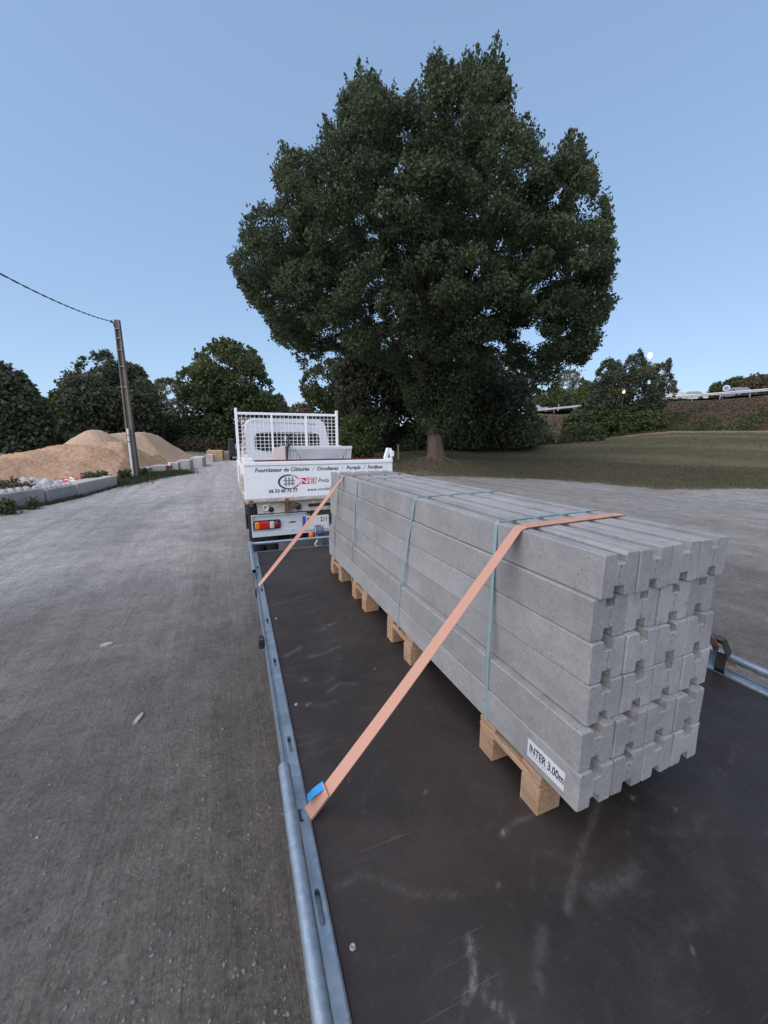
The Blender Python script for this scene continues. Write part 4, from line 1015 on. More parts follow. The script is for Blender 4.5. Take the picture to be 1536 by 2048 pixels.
# load on the bed
X0, Y0 = 1.285, 5.32
c = thing('plastic_crate', 'whitish ribbed plastic crate with translucent film hanging over its front, in the truck bed', 'crate', (X0 - .30, Y0 + 1.10, 1.10), 0)
b = MB(); b.add([(0, 0, 0.0), (1.0, 0, 0.0), (1.03, -.06, .665), (-.03, -.06, .655), (0, .5, 0.0), (1.0, .5, 0), (1.03, .56, .665), (-.03, .56, .655)], [(0, 1, 2, 3), (1, 5, 6, 2), (5, 4, 7, 6), (4, 0, 3, 7), (0, 4, 5, 1)]); b.build('body', M['basket'], c)
for k in range(22):
    x = .01 + k * .0465; b = MB(); e = -.03 + 1.06 * (x / 1.0)
    b.add([(x, -.001, .02), (x + .02, -.001, .02), (e + .021, -.06, .62), (e, -.06, .62), (x, -.016, .02), (x + .02, -.016, .02), (e + .021, -.078, .62), (e, -.078, .62)], [(4, 5, 6, 7), (0, 4, 7, 3), (5, 1, 2, 6), (3, 7, 6, 2), (0, 1, 5, 4)]); b.build('rib', M['basket'], c)
for y_ in (-.085, .555):
    b = MB(); b.box(-.05, 1.05, y_, y_ + .03, .625, .675, 0, .006); b.build('lip', M['basket'], c)
b = MB(); nx, nz = 14, 8; vs = []
for i in range(nx + 1):
    for j in range(nz + 1):
        f, g_ = i / nx, j / nz; w_ = (1 - g_ * .62); x = .53 + (f - .5) * .86 * w_; vs.append((x, -.088 + .02 * math.sin(7 * f + 3 * g_) * g_ - .03 * g_ + .03 * g_ * 0, .63 - .42 * g_))
b.add(vs, [(i * (nz + 1) + j, (i + 1) * (nz + 1) + j, (i + 1) * (nz + 1) + j + 1, i * (nz + 1) + j + 1) for i in range(nx) for j in range(nz)], 0, True); b.build('film', M['tarp'], c)
b = MB(); b.prism([(-.02, 0), (.30, 0), (.27, .66), (.10, .66)], 1, 0, .03)
o = b.build('pale_board', plain('pale_pinkish_board', (.62, .52, .49), .6, var=.06, dirt=.2), None, (X0 - .62, Y0 + 1.06, 1.10), (-.12, 0, 0)); tag(o, 'pale pinkish board leaning against the white crate in the truck bed', 'board')
h = thing('hand_tool', 'black tool handle standing upright beside the white crate in the truck bed', 'tool', (X0 - .34, Y0 + .93, 1.10), 0)
b = MB(); b.tube([(0, 0, 0), (-.01, .02, .40), (.0, .05, .66), (.03, .06, .70), (.07, .06, .71)], [.014, .016, .026, .026, .02], 10); b.build('grip', M['black'], h)
b = MB(); b.tube([(.03, .06, .70), (.055, .14, .86)], .016, 8); b.build('lever', M['darksteel'], h)

# ------------------------------------------------------------------ pole and cable
PXY = (-3.90, 21.72)
P = thing('utility_pole', 'tall weathered concrete utility pole with pale conduit, at the left roadside', 'pole', (*PXY, 0), math.radians(-10))
b = MB(); hp = 7.08
def sect(z): f = z / hp; return .160 * (1 - f) + .105 * f, .14 * (1 - f) + .09 * f
vs = []; zs = np.linspace(-.2, hp, 16)
for z in zs:
    w_, d_ = sect(max(z, 0)); g = .035
    vs += [(-w_, -d_, z), (-g - .02, -d_, z), (-g, -d_ + .05, z), (g, -d_ + .05, z), (g + .02, -d_, z), (w_, -d_, z), (w_, d_, z), (-w_, d_, z)]
b.add(vs, [(k * 8 + i, k * 8 + (i + 1) % 8, k * 8 + 8 + (i + 1) % 8, k * 8 + 8 + i) for k in range(15) for i in range(8)] + [tuple(range(15 * 8, 15 * 8 + 8))])
b.build('shaft', M['pole_concrete'], P)
b = MB(); w_, d_ = sect(0.6); b.box(.05, .165, -d_ - .012, -d_ + .16, 0, 2.4); b.build('dark_face', M['pole_dark'], P)
b = MB(); b.tube([(-.03, -.19, 0), (-.03, -.175, 2.35)], .055, 12); b.build('conduit', M['pvc'], P)
for z in (1.75, 2.05): 
    b = MB(); b.lathe([(.0555, -.02), (.060, -.02), (.060, .02), (.0555, .02)], (-.03, -.178, z), 2, 14); b.build('conduit_clip', M['darksteel'], P)
b = MB(); b.tube([(-.05, -.16, 2.35), (-.05, -.135, 5), (-.05, -.12, 6.6), (-.12, -.11, 6.9), (-.16, -.1, 7.0)], .022, 8); b.build('riser_cable', M['cable'], P)
for z in (4.2, 5.1, 5.8, 6.3, 6.7):
    w_, d_ = sect(z); b = MB(); b.box(-w_ - .004, w_ + .004, -d_ - .045, d_ + .004, z - .012, z + .012); b.build('steel_band', M['galv'], P)
b = MB(); b.lathe([(0, 0), (.04, .01), (.045, .06), (.03, .10), (0, .10)], (-.20, -.09, 6.93), 2, 12); b.tube([(-.12, -.08, 6.97), (-.22, -.09, 6.97)], .014, 8); b.build('cable_anchor', M['darksteel'], P)
a0 = Vector((PXY[0] - .20, PXY[1] - .08, 6.98)); a1 = Vector((-5.6, -9.0, 6.75))
b = MB(); pts = []
for k in range(60):
    f = k / 59; p = a0.lerp(a1, f); p.z -= 1.45 * 4 * f * (1 - f); pts.append(p)
for ph in (0, math.pi):
    q = []
    for k in range(360):
        f = k / 359; p = a0.lerp(a1, f); p.z -= 1.45 * 4 * f * (1 - f); aa = f * 180 + ph
        q.append((p.x + .012 * math.cos(aa), p.y, p.z + .012 * math.sin(aa)))
    b.tube(q, .0115, 5)
o = b.build('overhead_cable', M['cable']); tag(o, 'twisted black overhead cable running from the top of the utility pole', 'cable')

# ------------------------------------------------------------------ concrete blocks along the road
def block(pos, L, wd, h, yaw, mat_, label, studs=0, name='concrete_block'):
    t = thing(name, label, 'concrete block', (pos[0], pos[1], gz(pos[0], pos[1]) - .02), yaw, 'concrete blocks along the left roadside')
    b = MB(); b.box(-wd, 0, 0, L, 0, h, 0, .025)       # local Y along the road, X=0 faces the road
    for k in range(4): pass
    b.build('block_body', mat_, t)
    for k in range(studs):
        for q in (-.15, -.42):
            s_ = MB(); y = (k + .5) * L / studs; s_.lathe([(.085, -.01), (.08, .03), (.05, .058), (0, .062)], (q, y, h), 2, 12); s_.build('stud', mat_, t)
    return t
def yaw_of(a, c): return -math.atan2(c[0] - a[0], c[1] - a[1])
g0, g1, g2, g3, g4 = at(-118, 1062, 0), at(0, 1024, 0), at(98, 1006, 0), at(158, 993, 0), at(230, 972, 0)
def seg_block(a, c, h, m_, lab, studs, wd=.6, gap=.09):
    L = math.hypot(c[0] - a[0], c[1] - a[1]) - gap
    return block(a, L, wd, h + random.uniform(-.02, .03), yaw_of(a, c) + random.uniform(-.05, .02), m_, lab, studs)
ga = g1 + (g1 - g2) * .95
seg_block(ga, g1, .50, M['block'], 'long grey concrete block with knobbly top at the left edge, closest to the trailer', 6)
seg_block(g1, g2, .48, M['block'], 'long grey knobbly-topped concrete block between two others, weeds at its foot', 6)
seg_block(g2, g3, .46, M['block'], 'grey knobbly-topped concrete block ending beside the pale plain-topped one', 6)
seg_block(g3, g4, .47, M['block_pale'], 'pale smooth-topped concrete block just before the utility pole', 0, .62)
for (px, py, L, wd, h, m_, lab) in (
        (300, 950, 1.2, .55, .42, 'block', 'low grey concrete block half sunk in grass right behind the utility pole'),
        (333, 948, 1.3, .75, .48, 'block', 'broken-looking grey concrete block behind the weeds, right of the pole'),
        (358, 945.5, .9, .52, .60, 'block_pale', 'narrow pale upright concrete block beside the red and white post stump'),
        (381, 940.5, 1.7, .72, .62, 'block_pale', 'pale concrete block with bright end, first of the three in line by the sand'),
        (406, 934.5, 2.6, .72, .66, 'block_pale', 'pale concrete block with bright end, middle of the three in line by the sand'),
        (427, 925, 1.6, .55, .62, 'block_pale', 'small pale concrete block, farthest of the three in line, under the red cone')):
    g = at(px, py, 0); block(g, L, wd, h, math.radians(-3), M[m_], lab)
g = at(446, 922, 0); block(g, 1.8, 1.25, .9, math.radians(-4), M['block_yellow'], 'yellowish sandstone-coloured block past the cone', 0)
g = at(460, 919, 0); block(g, 1.5, .7, .75, math.radians(-4), M['block'], 'dull grey block between the yellowish one and the dark car', 0)
# red and white stump
g = at(340, 946, 0); t = thing('barrier_post', 'short red and white barrier post leaning at the block ends', 'barrier post', g, 0)
b = MB(); b.tube([(0, 0, 0), (.02, 0, .20)], .11, 12); b.build('white_band', M['white_print'], t)
b = MB(); b.tube([(.02, 0, .2003), (.04, 0, .42)], .105, 12); b.build('dark_band', M['cone_red'], t)
b = MB(); b.tube([(.04, 0, .4203), (.05, 0, .58)], .10, 12); b.build('top_band', M['white_print'], t)
g = at(419, 913.0, 0); t = thing('traffic_cone', 'red and white traffic cone standing by the concrete blocks', 'traffic cone', (g[0], g[1], 0), 0)
b = MB(); b.box(-.24, .24, -.24, .24, 0, .05, 0, .015); b.build('base', M['cone_red'], t)
for nm, m_, z0, z1 in (('red_sleeve', 'cone_red', .05, .30), ('white_sleeve', 'white_print', .3003, .50), ('red_sleeve', 'cone_red', .5003, .70), ('white_sleeve', 'white_print', .7003, .82), ('red_tip', 'cone_red', .8203, .92)):
    rr = lambda z: .19 - .155 * (z - .05) / .87
    b = MB(); b.lathe([(0, z0), (rr(z0), z0), (rr(z1), z1), (0, z1)], (0, 0, 0), 2, 18); b.build(nm, M[m_], t)

# ------------------------------------------------------------------ sand piles
def pile(name, label, cones, x0, x1, y0, y1, st, m_, rough):
    xs_, ys_ = np.arange(x0, x1, st), np.arange(y0, y1, st); X, Y = np.meshgrid(xs_, ys_, indexing='ij')
    z = np.full(X.shape, -1.0)
    for (ax, ay, bx, by, h, sl, fl) in cones:
        d = np.array([bx - ax, by - ay]); L = max(1e-9, d @ d); t = np.clip(((X - ax) * d[0] + (Y - ay) * d[1]) / L, 0, 1)
        q = np.hypot(X - ax - t * d[0], Y - ay - t * d[1]); hh = h - sl * np.maximum(0, np.sqrt(q ** 2 + fl ** 2) - fl)
        z = np.maximum(z, hh) + 0.06 * np.exp(-np.abs(z - hh) * 6)
    z = np.minimum(z, (np.interp(Y, [10, 13.2, 16, 19, 22, 24, 27.3, 37, 43, 60], [-7.5, -6.3, -5.3, -5.0, -4.5, -3.6, -2.8, -1.7, -.9, -.5]) - X) * .85)
    rg = np.abs(bumps(X * .9 + 1.5 * bumps(Y * .7, X * .7), Y * .9 - 5)); n = bumps(X * 1.6 + 2, Y * 1.6) * rough + bumps(X * 4.5, Y * 4.5 + 3) * rough * .5 + (.45 - rg) * rough * 1.6 + rng.normal(0, rough * .16, X.shape)
    z = np.where(z > -.25, z + n, z); nx, ny = X.shape
    V = np.stack([X, Y, np.maximum(z, -.3)], -1).reshape(-1, 3)
    i, j = np.meshgrid(np.arange(nx - 1), np.arange(ny - 1), indexing='ij')
    F = np.stack([i * ny + j, (i + 1) * ny + j, (i + 1) * ny + j + 1, i * ny + j + 1], -1).reshape(-1, 4)
    F = F[(V[F, 2] > -.29).any(1)]
    o = link_mesh(name, fast_mesh(name, V, F, True), None, m_); return tag(o, label, 'sand pile')
a, c = atr(182, 858, 29.5), atr(212, 862, 31); d, e = atr(245, 861, 32), atr(308, 863, 33.5)
pile('sand_pile', 'tall tan sand pile with a flat ridge, behind the orange heap at left', [(a[0], a[1], a[0] + .3, a[1] + .3, a[2], .72, .18), (c[0], c[1], e[0], e[1], e[2] - .02, .62, .45), (e[0] + .3, e[1] - .6, e[0] + .9, e[1] - .4, 1.9, .6, .8)], -14, 1.5, 22, 41, .10, M['sand'], .085)
cl = []
for px, py, r, sl, fl in ((5, 912, 23.3, .45, .8), (60, 898, 24.5, .5, .8), (110, 893, 25.3, .55, .6), (150, 895, 26, .5, .6), (172, 902, 25, .5, .4), (205, 886, 27.0, .55, .5), (242, 886, 26.6, .55, .5), (262, 893, 26, .5, .6), (300, 896, 26.8, .5, .6), (335, 893, 28.5, .55, .5), (352, 899, 29.5, .5, .5)):
    q = atr(px, py, r); cl.append((q[0], q[1], q[0] + random.uniform(-.4, .4), q[1] + random.uniform(.1, .6), q[2], sl, fl))
pile('sand_pile', 'lower orange sand heap of several merged mounds behind the utility pole', cl, -14, 0.5, 18, 33, .075, M['sand_orange'], .16)
q = atr(-40, 898, 30); pile('gravel_pile', 'grey gravel pile at the far left edge beyond the sand', [(q[0], q[1], q[0] - 1.5, q[1], q[2], .5, .4)], q[0] - 6, q[0] + 4, q[1] - 5, q[1] + 6, .15, M['gravel_grey'], .05)
q = at(395, 918, 0); pile('gravel_pile', 'low grey gravel heap behind the pale blocks beside the cone', [(q[0] - .6, q[1] + 6, q[0] + 1.0, q[1] + 7, .8, .4, .5)], q[0] - 4, q[0] + 4, q[1] + 1, q[1] + 11, .2, M['gravel_grey'], .03)

# debris between the blocks and the sand
def heap_sheet(name, label, cat, pos, sx, sy, h, rz, m_, seed, group=None):
    r = np.random.default_rng(seed); n = 16; V = []; F = []
    g = np.linspace(-1, 1, n)
    ph = r.uniform(0, 6.28, 6)
    for i in range(n):
        for j in range(n):
            x, y = g[i], g[j]; f = max(0, 1 - (abs(x) ** 2.2 + abs(y) ** 2.2))
            z = h * f ** .6 * (.65 + .35 * math.sin(5 * x + ph[0]) * math.cos(4 * y + ph[1]) + .25 * math.sin(11 * x + 7 * y + ph[2]))
            V.append((x * sx * (1 + .12 * math.sin(5 * y + ph[3])), y * sy * (1 + .12 * math.sin(6 * x + ph[4])), z + .01))
    F = [(i * n + j, (i + 1) * n + j, (i + 1) * n + j + 1, i * n + j + 1) for i in range(n - 1) for j in range(n - 1)]
    o = link_mesh(name, fast_mesh(name, np.array(V), np.array(F), True), None, m_); o.location = (pos[0], pos[1], gz(pos[0], pos[1])); o.rotation_euler = (0, 0, rz)
    return tag(o, label, cat, group)
def dp(px, py, r): q = atr(px, py, r); return q
q = dp(75, 962, 18.3); heap_sheet('tarp', 'crumpled white tarp heap in front of the orange sand, left of the debris', 'tarp', q, .85, .45, .62, .2, M['tarp'], 1)
q = dp(105, 960, 18.8); heap_sheet('tarp', 'flatter grey-white tarp lying right beside the white heap', 'tarp', q, .75, .4, .38, -.2, plain('grey_tarp', (.36, .40, .40), .7, var=.2, bump=.4, bscale=9), 2)
q = dp(147, 965, 17.6); heap_sheet('plastic_bag', 'white plastic bag dumped behind the knobbly blocks', 'bag', q, .35, .25, .36, .4, M['tarp'], 3)
q = dp(168, 955, 18.8); heap_sheet('sack', 'terracotta-coloured sack slumped by the weeds behind the pale block', 'sack', q, .34, .3, .52, 0, plain('terracotta_sack', (.36, .14, .085), .85, var=.2, bump=.3), 4)
q = dp(134, 957, 18.6); t = thing('barrier_tape', 'tangle of red and white barrier tape behind the knobbly blocks', 'tape', (q[0], q[1], 0), 0)
for k in range(7):
    y0 = random.uniform(-.2, .3); pts = [(-.6 + f * 1.2, y0 + random.uniform(-.12, .12), .12 + .25 * math.sin(3.1 * f) + random.uniform(-.08, .08)) for f in np.linspace(0, 1, 7)]
    b = MB(); b.ribbon(pts, (0, .5, 1), .07, .003); b.build('tape', M['cone_red'] if k % 2 else M['white_print'], t)
q = dp(22, 972, 15.8); b = MB(); b.add([(-.28, -.15, 0), (.26, -.2, 0), (.3, .18, 0), (-.2, .22, 0), (-.1, -.05, .5), (.12, .05, .36)], [(0, 1, 2, 3), (0, 1, 5, 4), (1, 2, 5), (2, 3, 4, 5), (3, 0, 4)])
o = b.build('broken_slab', M['block'], None, (q[0], q[1], gz(q[0], q[1]) + .02)); tag(o, 'pointed broken concrete slab standing behind the left blocks', 'slab')

# ------------------------------------------------------------------ vehicles far off
def car(name, label, cat, loc, rz, paint, H=1.45, L=4.2, Wd=1.72, van=False, lights=None, group=None):
    t = thing(name, label, cat, loc, rz, group); w = Wd / 2; b = MB()
    if van: side = [(0, .35), (0, .95), (.06, 1.05), (.75, 1.25), (1.35, H - .05), (1.6, H), (L - .06, H), (L, H - .12), (L, .35)]
    else: side = [(0, .35), (0, .70), (.12, .82), (1.05, .98), (1.75, H - .04), (2.0, H), (3.2, H - .01), (3.75, 1.05), (L - .1, .98), (L, .75), (L, .35)]
    n = len(side); zc = .98 if not van else 1.1
    def inset(z): return .0 if z < zc else .17 * (z - zc) / (H - zc)
    vs = [(-w + inset(z), y, z) for y, z in side] + [(w - inset(z), y, z) for y, z in side]
    b.add(vs, [(i, (i + 1) % n, n + (i + 1) % n, n + i) for i in range(n)] + [tuple(range(n)), tuple(range(2 * n - 1, n - 1, -1))]); b.build('body', paint, t)
    k = 3; A, B_ = Vector((0, *side[k])), Vector((0, *side[k + 1])); nn = Vector((0, -(B_ - A).z, (B_ - A).y)).normalized() * -.006
    nn = Vector((0, -abs((B_ - A).z), abs((B_ - A).y))).normalized() * .006
    pa, pb = A.lerp(B_, .06) + nn, A.lerp(B_, .92) + nn
    g = MB(); g.add([(-w + .13, pa.y, pa.z), (w - .13, pa.y, pa.z), (w - .26, pb.y, pb.z), (-w + .26, pb.y, pb.z)], [(0, 1, 2, 3)]); g.build('windscreen', M['car_glass'], t)
    for sg in (-1, 1):
        g = MB(); z0, z1 = zc + .05, H - .10; y0, y1, y2, y3 = (1.15, 1.9, 3.15, 3.55) if not van else (1.15, 1.55, 2.2, 2.2)
        g.add([(sg * (w - inset(z0) + .004), y0 + .1, z0), (sg * (w - inset(z0) + .004), y3, z0), (sg * (w - inset(z1) + .004), y2, z1), (sg * (w - inset(z1) + .004), y1, z1)], [(0, 1, 2, 3)]); g.build('side_window', M['car_glass'], t)
        g = MB(); g.box(sg * (w - .2) - .16, sg * (w - .2) + .16, -.012, .02, .62, .74, 0, .008); g.build('headlight', lights or M['lens_clear'], t)
        g = MB(); g.box(sg * (w + .09) - .09, sg * (w + .09) + .09, 1.2, 1.28, 1.0, 1.13, 0, .02); g.build('wing_mirror', M['black'], t)
        for y in (.75, L - .8):
            g = MB(); g.lathe([(0, 0), (.2, 0), (.31, .02), (.315, .1), (.31, .19), (0, .2)], (sg * (w - .09) - .1, y, .315), 0, 20); g.build('wheel', M['tyre'], t)
    g = MB(); g.box(-.26, .26, -.014, -.003, .46, .57); g.build('number_plate', M['plate'], t)
    g = MB(); g.box(-w + .05, w - .05, -.03, .0, .36, .60, 0, .01); g.build('bumper', M['black'], t); return t
car('parked_car', 'dark car parked nose-on at the end of the gravel road, left of the truck', 'car', (*at(482, 921, 0)[:2], 0), math.radians(2), M['car_dark'], 1.5)

# ------------------------------------------------------------------ trees
def pip(x, y, poly):
    inside = np.zeros(len(x), bool); n = len(poly); j = n - 1
    for i in range(n):
        xi, yi = poly[i]; xj, yj = poly[j]
        c = ((yi > y) != (yj > y)) & (x < (xj - xi) * (y - yi) / (yj - yi + 1e-12) + xi); inside ^= c; j = i
    return inside

def leaves(name, m_, parent, C, size, tint, asp=1.7, up=0.0):
    n = len(C); r = rng
    d = r.normal(0, 1, (n, 3)); d[:, 2] += up; d /= np.linalg.norm(d, axis=1)[:, None]
    e = r.normal(0, 1, (n, 3)); e -= d * (e * d).sum(1)[:, None]; e /= np.linalg.norm(e, axis=1)[:, None]
    s = size * r.uniform(.65, 1.35, n)[:, None]; nn = np.cross(d, e)
    a, c = d * s * .5 * asp ** .5, e * s * .5 / asp ** .5
    V = np.stack([C - a, C + c - nn * s * .1, C + a, C - c - nn * s * .1], 1).reshape(-1, 3)
    F = np.arange(n * 4).reshape(-1, 4)
    me = fast_mesh(name, V, F); attr(me, 'tint', np.clip(tint, 0, 1), 'FACE')
    return link_mesh(name, me, parent, m_)

def limb_path(a, b_, wob, n=6):
    a, b_ = np.array(a, float), np.array(b_, float); L = np.linalg.norm(b_ - a); pts = []
    off = rng.normal(0, wob * L, 3)
    for k in range(n + 1):
        f = k / n; p = a + (b_ - a) * f + off * math.sin(math.pi * f) + np.array([0, 0, .10 * L * math.sin(math.pi * f)]); pts.append(tuple(p))
    return pts

def tree(name, label, base_px, r0, outline, m_, nleaf, lsize, puff, bark_, trunk_r, fork_h, group, depth=1.0, npuff=160, gaps=0.0, shell=.55, soft=4.0, z0=None, limbs=9, lean=0, cat='tree', updir=0.0, seed=None, sprigs=0):
    az = math.atan2(*ray(base_px[0], base_px[1] if base_px[1] else 880)[:2]); bx, by = r0 * math.sin(az), r0 * math.cos(az)
    bz = gz(bx, by) if z0 is None else z0
    fx, fy = math.sin(az), math.cos(az); lx, ly = fy, -fx
    # outline from the photograph, placed in the upright plane through the trunk
    def plane(px, py):
        d = ray(px, py); t = r0 / (d[0] * fx + d[1] * fy); return (d[0] * lx + d[1] * ly) * t, CAMH + d[2] * t - bz
    poly = np.array([plane(*p) for p in outline]); h0, h1 = poly[:, 1].min(), poly[:, 1].max()
    hh = np.linspace(h0 + 1e-3, h1 - 1e-3, 60); rows = []
    for h in hh:
        xs_ = []
        for i in range(len(poly)):
            (xa, ya), (xb, yb) = poly[i - 1], poly[i]
            if (ya > h) != (yb > h): xs_.append(xa + (xb - xa) * (h - ya) / (yb - ya))
        rows.append((min(xs_), max(xs_)) if xs_ else (0, 0))
    rows = np.array(rows); mid, hw = rows.mean(1), np.maximum(.05, (rows[:, 1] - rows[:, 0]) / 2)
    hw_s = np.convolve(np.pad(hw, 4, 'edge'), np.ones(9) / 9, 'valid')
    def sample(n):
        out = []
        while sum(len(o) for o in out) < n:
            u = rng.uniform(poly[:, 0].min(), poly[:, 0].max(), n * 3); h = rng.uniform(h0, h1, n * 3)
            k = pip(u, h, poly); u, h = u[k], h[k]
            lat = np.clip((u - np.interp(h, hh, mid)) / np.interp(h, hh, hw), -1, 1)
            dm = np.sqrt(np.maximum(0, 1 - lat ** 2)) * np.interp(h, hh, hw_s) * depth
            q = rng.uniform(-1, 1, len(u)); sh = rng.uniform(0, 1, len(u)) < shell
            q = np.where(sh, np.sign(q) * (.72 + .26 * np.abs(q)), q)
            out.append(np.stack([u, q * dm, h], 1))
        return np.concatenate(out)[:n]
    t = thing(name, label, cat, (bx, by, bz), 0, group)
    pc = sample(npuff); pr = puff * rng.uniform(.55, 1.25, npuff); pt = rng.uniform(0, 1, npuff)
    lp = np.array([[u * lx + v * fx, u * ly + v * fy, h] for u, v, h in pc])
    per = pr ** 2 / (pr ** 2).sum(); idx = rng.choice(npuff, nleaf, p=per)
    d = rng.normal(0, 1, (nleaf, 3)); d /= np.linalg.norm(d, axis=1)[:, None]
    rad = rng.uniform(0, 1, nleaf) ** .45
    Q = pc[idx] + d * (rad * pr[idx])[:, None] * np.array([1, 1, .72])
    jit = soft * (r0 / FPX)
    pf = r0 / (r0 + Q[:, 1]); eye = CAMH - bz; px1 = r0 / FPX
    cj = lambda a, b_, c_: np.sin(Q[:, 0] * a + 1.3 * np.sin(Q[:, 2] * b_) + c_) * np.sin(Q[:, 2] * a * 1.1 + np.sin(Q[:, 1] * b_) * 1.7 + c_ * 2)
    ju = px1 * soft * (2.2 * cj(2.3, 1.7, 0) + 1.6 * cj(5.1, 3.1, 1)); jv = px1 * soft * (2.2 * cj(2.9, 2.1, 2) + 1.6 * cj(6.3, 2.7, 3))
    ok = pip(Q[:, 0] * pf + ju + rng.normal(0, jit, nleaf), eye + (Q[:, 2] - eye) * pf + jv + rng.normal(0, jit, nleaf), poly)
    if gaps > 0:
        ng = int(gaps); gc = sample(ng); gr = rng.uniform(.25, .62, ng) * puff
        for k in range(ng): ok &= (((Q[:, 0] - gc[k, 0]) ** 2 + (Q[:, 2] - gc[k, 2]) ** 2) > (gr[k] * (1 + .3 * np.sin(9 * Q[:, 1]))) ** 2) | (rng.uniform(0, 1, nleaf) < .03)
    Q = Q[ok]; idx = idx[ok]; rad = rad[ok]
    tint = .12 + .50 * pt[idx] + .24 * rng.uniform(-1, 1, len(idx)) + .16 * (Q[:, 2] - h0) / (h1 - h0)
    Cw = np.stack([Q[:, 0] * lx + Q[:, 1] * fx, Q[:, 0] * ly + Q[:, 1] * fy, Q[:, 2]], 1)
    if sprigs:
        el = np.linalg.norm(np.roll(poly, -1, 0) - poly, axis=1); es = rng.choice(len(poly), sprigs, p=el / el.sum()); ef = rng.uniform(0, 1, sprigs)[:, None]
        bp = poly[es] * (1 - ef) + np.roll(poly, -1, 0)[es] * ef; cc = np.array([np.interp(bp[:, 1], hh, mid), np.full(sprigs, h0 + (h1 - h0) * .45)]).T
        dr = bp - cc; dr /= np.linalg.norm(dr, axis=1)[:, None] + 1e-6; dr = dr * .6 + rng.normal(0, .35, dr.shape) + np.array([0, .45]); dr /= np.linalg.norm(dr, axis=1)[:, None]
        vv = rng.uniform(-.45, .45, sprigs) * np.interp(bp[:, 1], hh, hw_s) * depth; tp_ = np.clip(dr[:, 1], 0, 1); LL = rng.uniform(.35, 1.0, sprigs) * lsize * (6.5 if nleaf > 1e5 else 3.0) * (1 + (1.5 if nleaf > 1e5 else .3) * tp_ ** 2 * (rng.uniform(0, 1, sprigs) < .4)); npl = 26
        f_ = rng.uniform(-1.0, 1.0, (sprigs, npl)); sp_ = bp[:, None, :] * ((r0 + vv) / r0)[:, None, None] + (dr * LL[:, None] * .5)[:, None, :] * f_[..., None] + rng.normal(0, lsize * .45, (sprigs, npl, 2)) * (1.2 - f_ * .5)[..., None]
        sp_[..., 1] += (eye * (1 - (r0 + vv) / r0))[:, None]
        v3 = vv[:, None] + rng.normal(0, lsize * .6, (sprigs, npl)); uu, zz_ = sp_[..., 0].ravel(), sp_[..., 1].ravel(); v3 = v3.ravel()
        Cw = np.concatenate([Cw, np.stack([uu * lx + v3 * fx, uu * ly + v3 * fy, zz_], 1)]); tint = np.concatenate([tint, np.repeat(rng.uniform(.3, .75, sprigs), npl) + rng.normal(0, .12, sprigs * npl)])
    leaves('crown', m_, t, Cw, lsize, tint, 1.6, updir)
    # trunk and limbs
    b = MB(); ch = h0 + (h1 - h0) * .35; cm = np.interp(ch, hh, mid)
    if trunk_r > 0:
        top = np.array([cm * lx * .6, cm * ly * .6, max(fork_h, h0 + .2)])
        n = 12; pts, rs = [], []
        for k in range(n + 1):
            f = k / n; pts.append((top[0] * f ** 1.5, top[1] * f ** 1.5, -.15 + (top[2] + .15) * f)); rs.append(trunk_r * (1 + .6 * math.exp(-f * top[2] * 2.2 / max(.4, trunk_r * 2)) - .12 * f))
        b.tube(pts, rs, 28, 0, False)
        for i_ in range(len(b.v)):
            k_, j_ = divmod(i_, 28); f2 = 1 + .055 * math.sin(j_ * 2.7 + k_ * .35) + .05 * math.sin(j_ * 1.35 + 1 + k_ * .2); cxx, cyy, czz = pts[k_]; x_, y_, z_ = b.v[i_]; b.v[i_] = (cxx + (x_ - cxx) * f2, cyy + (y_ - cyy) * f2, z_)
        b.build('trunk', bark_, t)
        g = MB()
        tg = sample(limbs); tg = tg[np.argsort(tg[:, 2])]
        for k, (u, v, h) in enumerate(tg):
            if h < top[2] + .5: h = top[2] + rng.uniform(1, 3)
            e = (u * .62 * lx + v * .62 * fx, u * .62 * ly + v * .62 * fy, h * .92)
            pth = limb_path(top, e, .07, 7); g.tube(pth, [trunk_r * .62 * (1 - .86 * i / 7) for i in range(8)], 8, 0, False)
            for s_ in range(3):
                i0 = 2 + s_ + (k % 2); q = lp[rng.integers(0, npuff)]; q = q * .5 + np.array(e) * .5
                g.tube(limb_path(pth[min(i0, 6)], q, .08, 4), [trunk_r * .25 * (1 - .8 * i / 4) for i in range(5)], 6, 0, False)
        pth = limb_path(top, (mid[45] * lx, mid[45] * ly, h0 + (h1 - h0) * .8), .03, 7); g.tube(pth, [trunk_r * .8 * (1 - .85 * i / 7) for i in range(8)], 9, 0, False)
        g.build('branches', M['bark_dark'], t)
    return t, (bx, by, bz), (lx, ly), (fx, fy)

OAK = [(848 + (440 + .534 * a - 848) * .968, 790 + (60 + .534 * c - 790) * .962) for a, c in [(300,1265),(270,1200),(190,1150),(165,1060),(90,1000),(50,930),(20,845),(60,790),(75,690),(135,645),(190,650),(205,590),(185,500),(240,420),(330,440),(380,400),(385,330),(440,310),(440,250),(470,190),(500,150),(560,130),(610,190),(660,215),(690,270),(705,210),(760,170),(790,80),(830,60),(850,110),(880,110),(910,80),(960,70),(1000,110),(1030,60),(1050,130),(1090,160),(1080,260),(1110,310),(1150,330),(1190,360),(1210,430),(1240,470),(1300,420),(1330,390),(1370,430),(1415,490),(1425,590),(1470,610),(1465,680),(1490,720),(1480,810),(1490,870),(1465,920),(1495,1010),(1440,1080),(1430,1170),(1380,1240),(1330,1230),(1270,1280),(1260,1350),(1190,1350),(1165,1270),(1100,1240),(1040,1190),(960,1230),(900,1300),(890,1420),(850,1470),(780,1460),(700,1420),(690,1330),(640,1250),(560,1240),(470,1200),(380,1180),(350,1230),(310,1200)]]
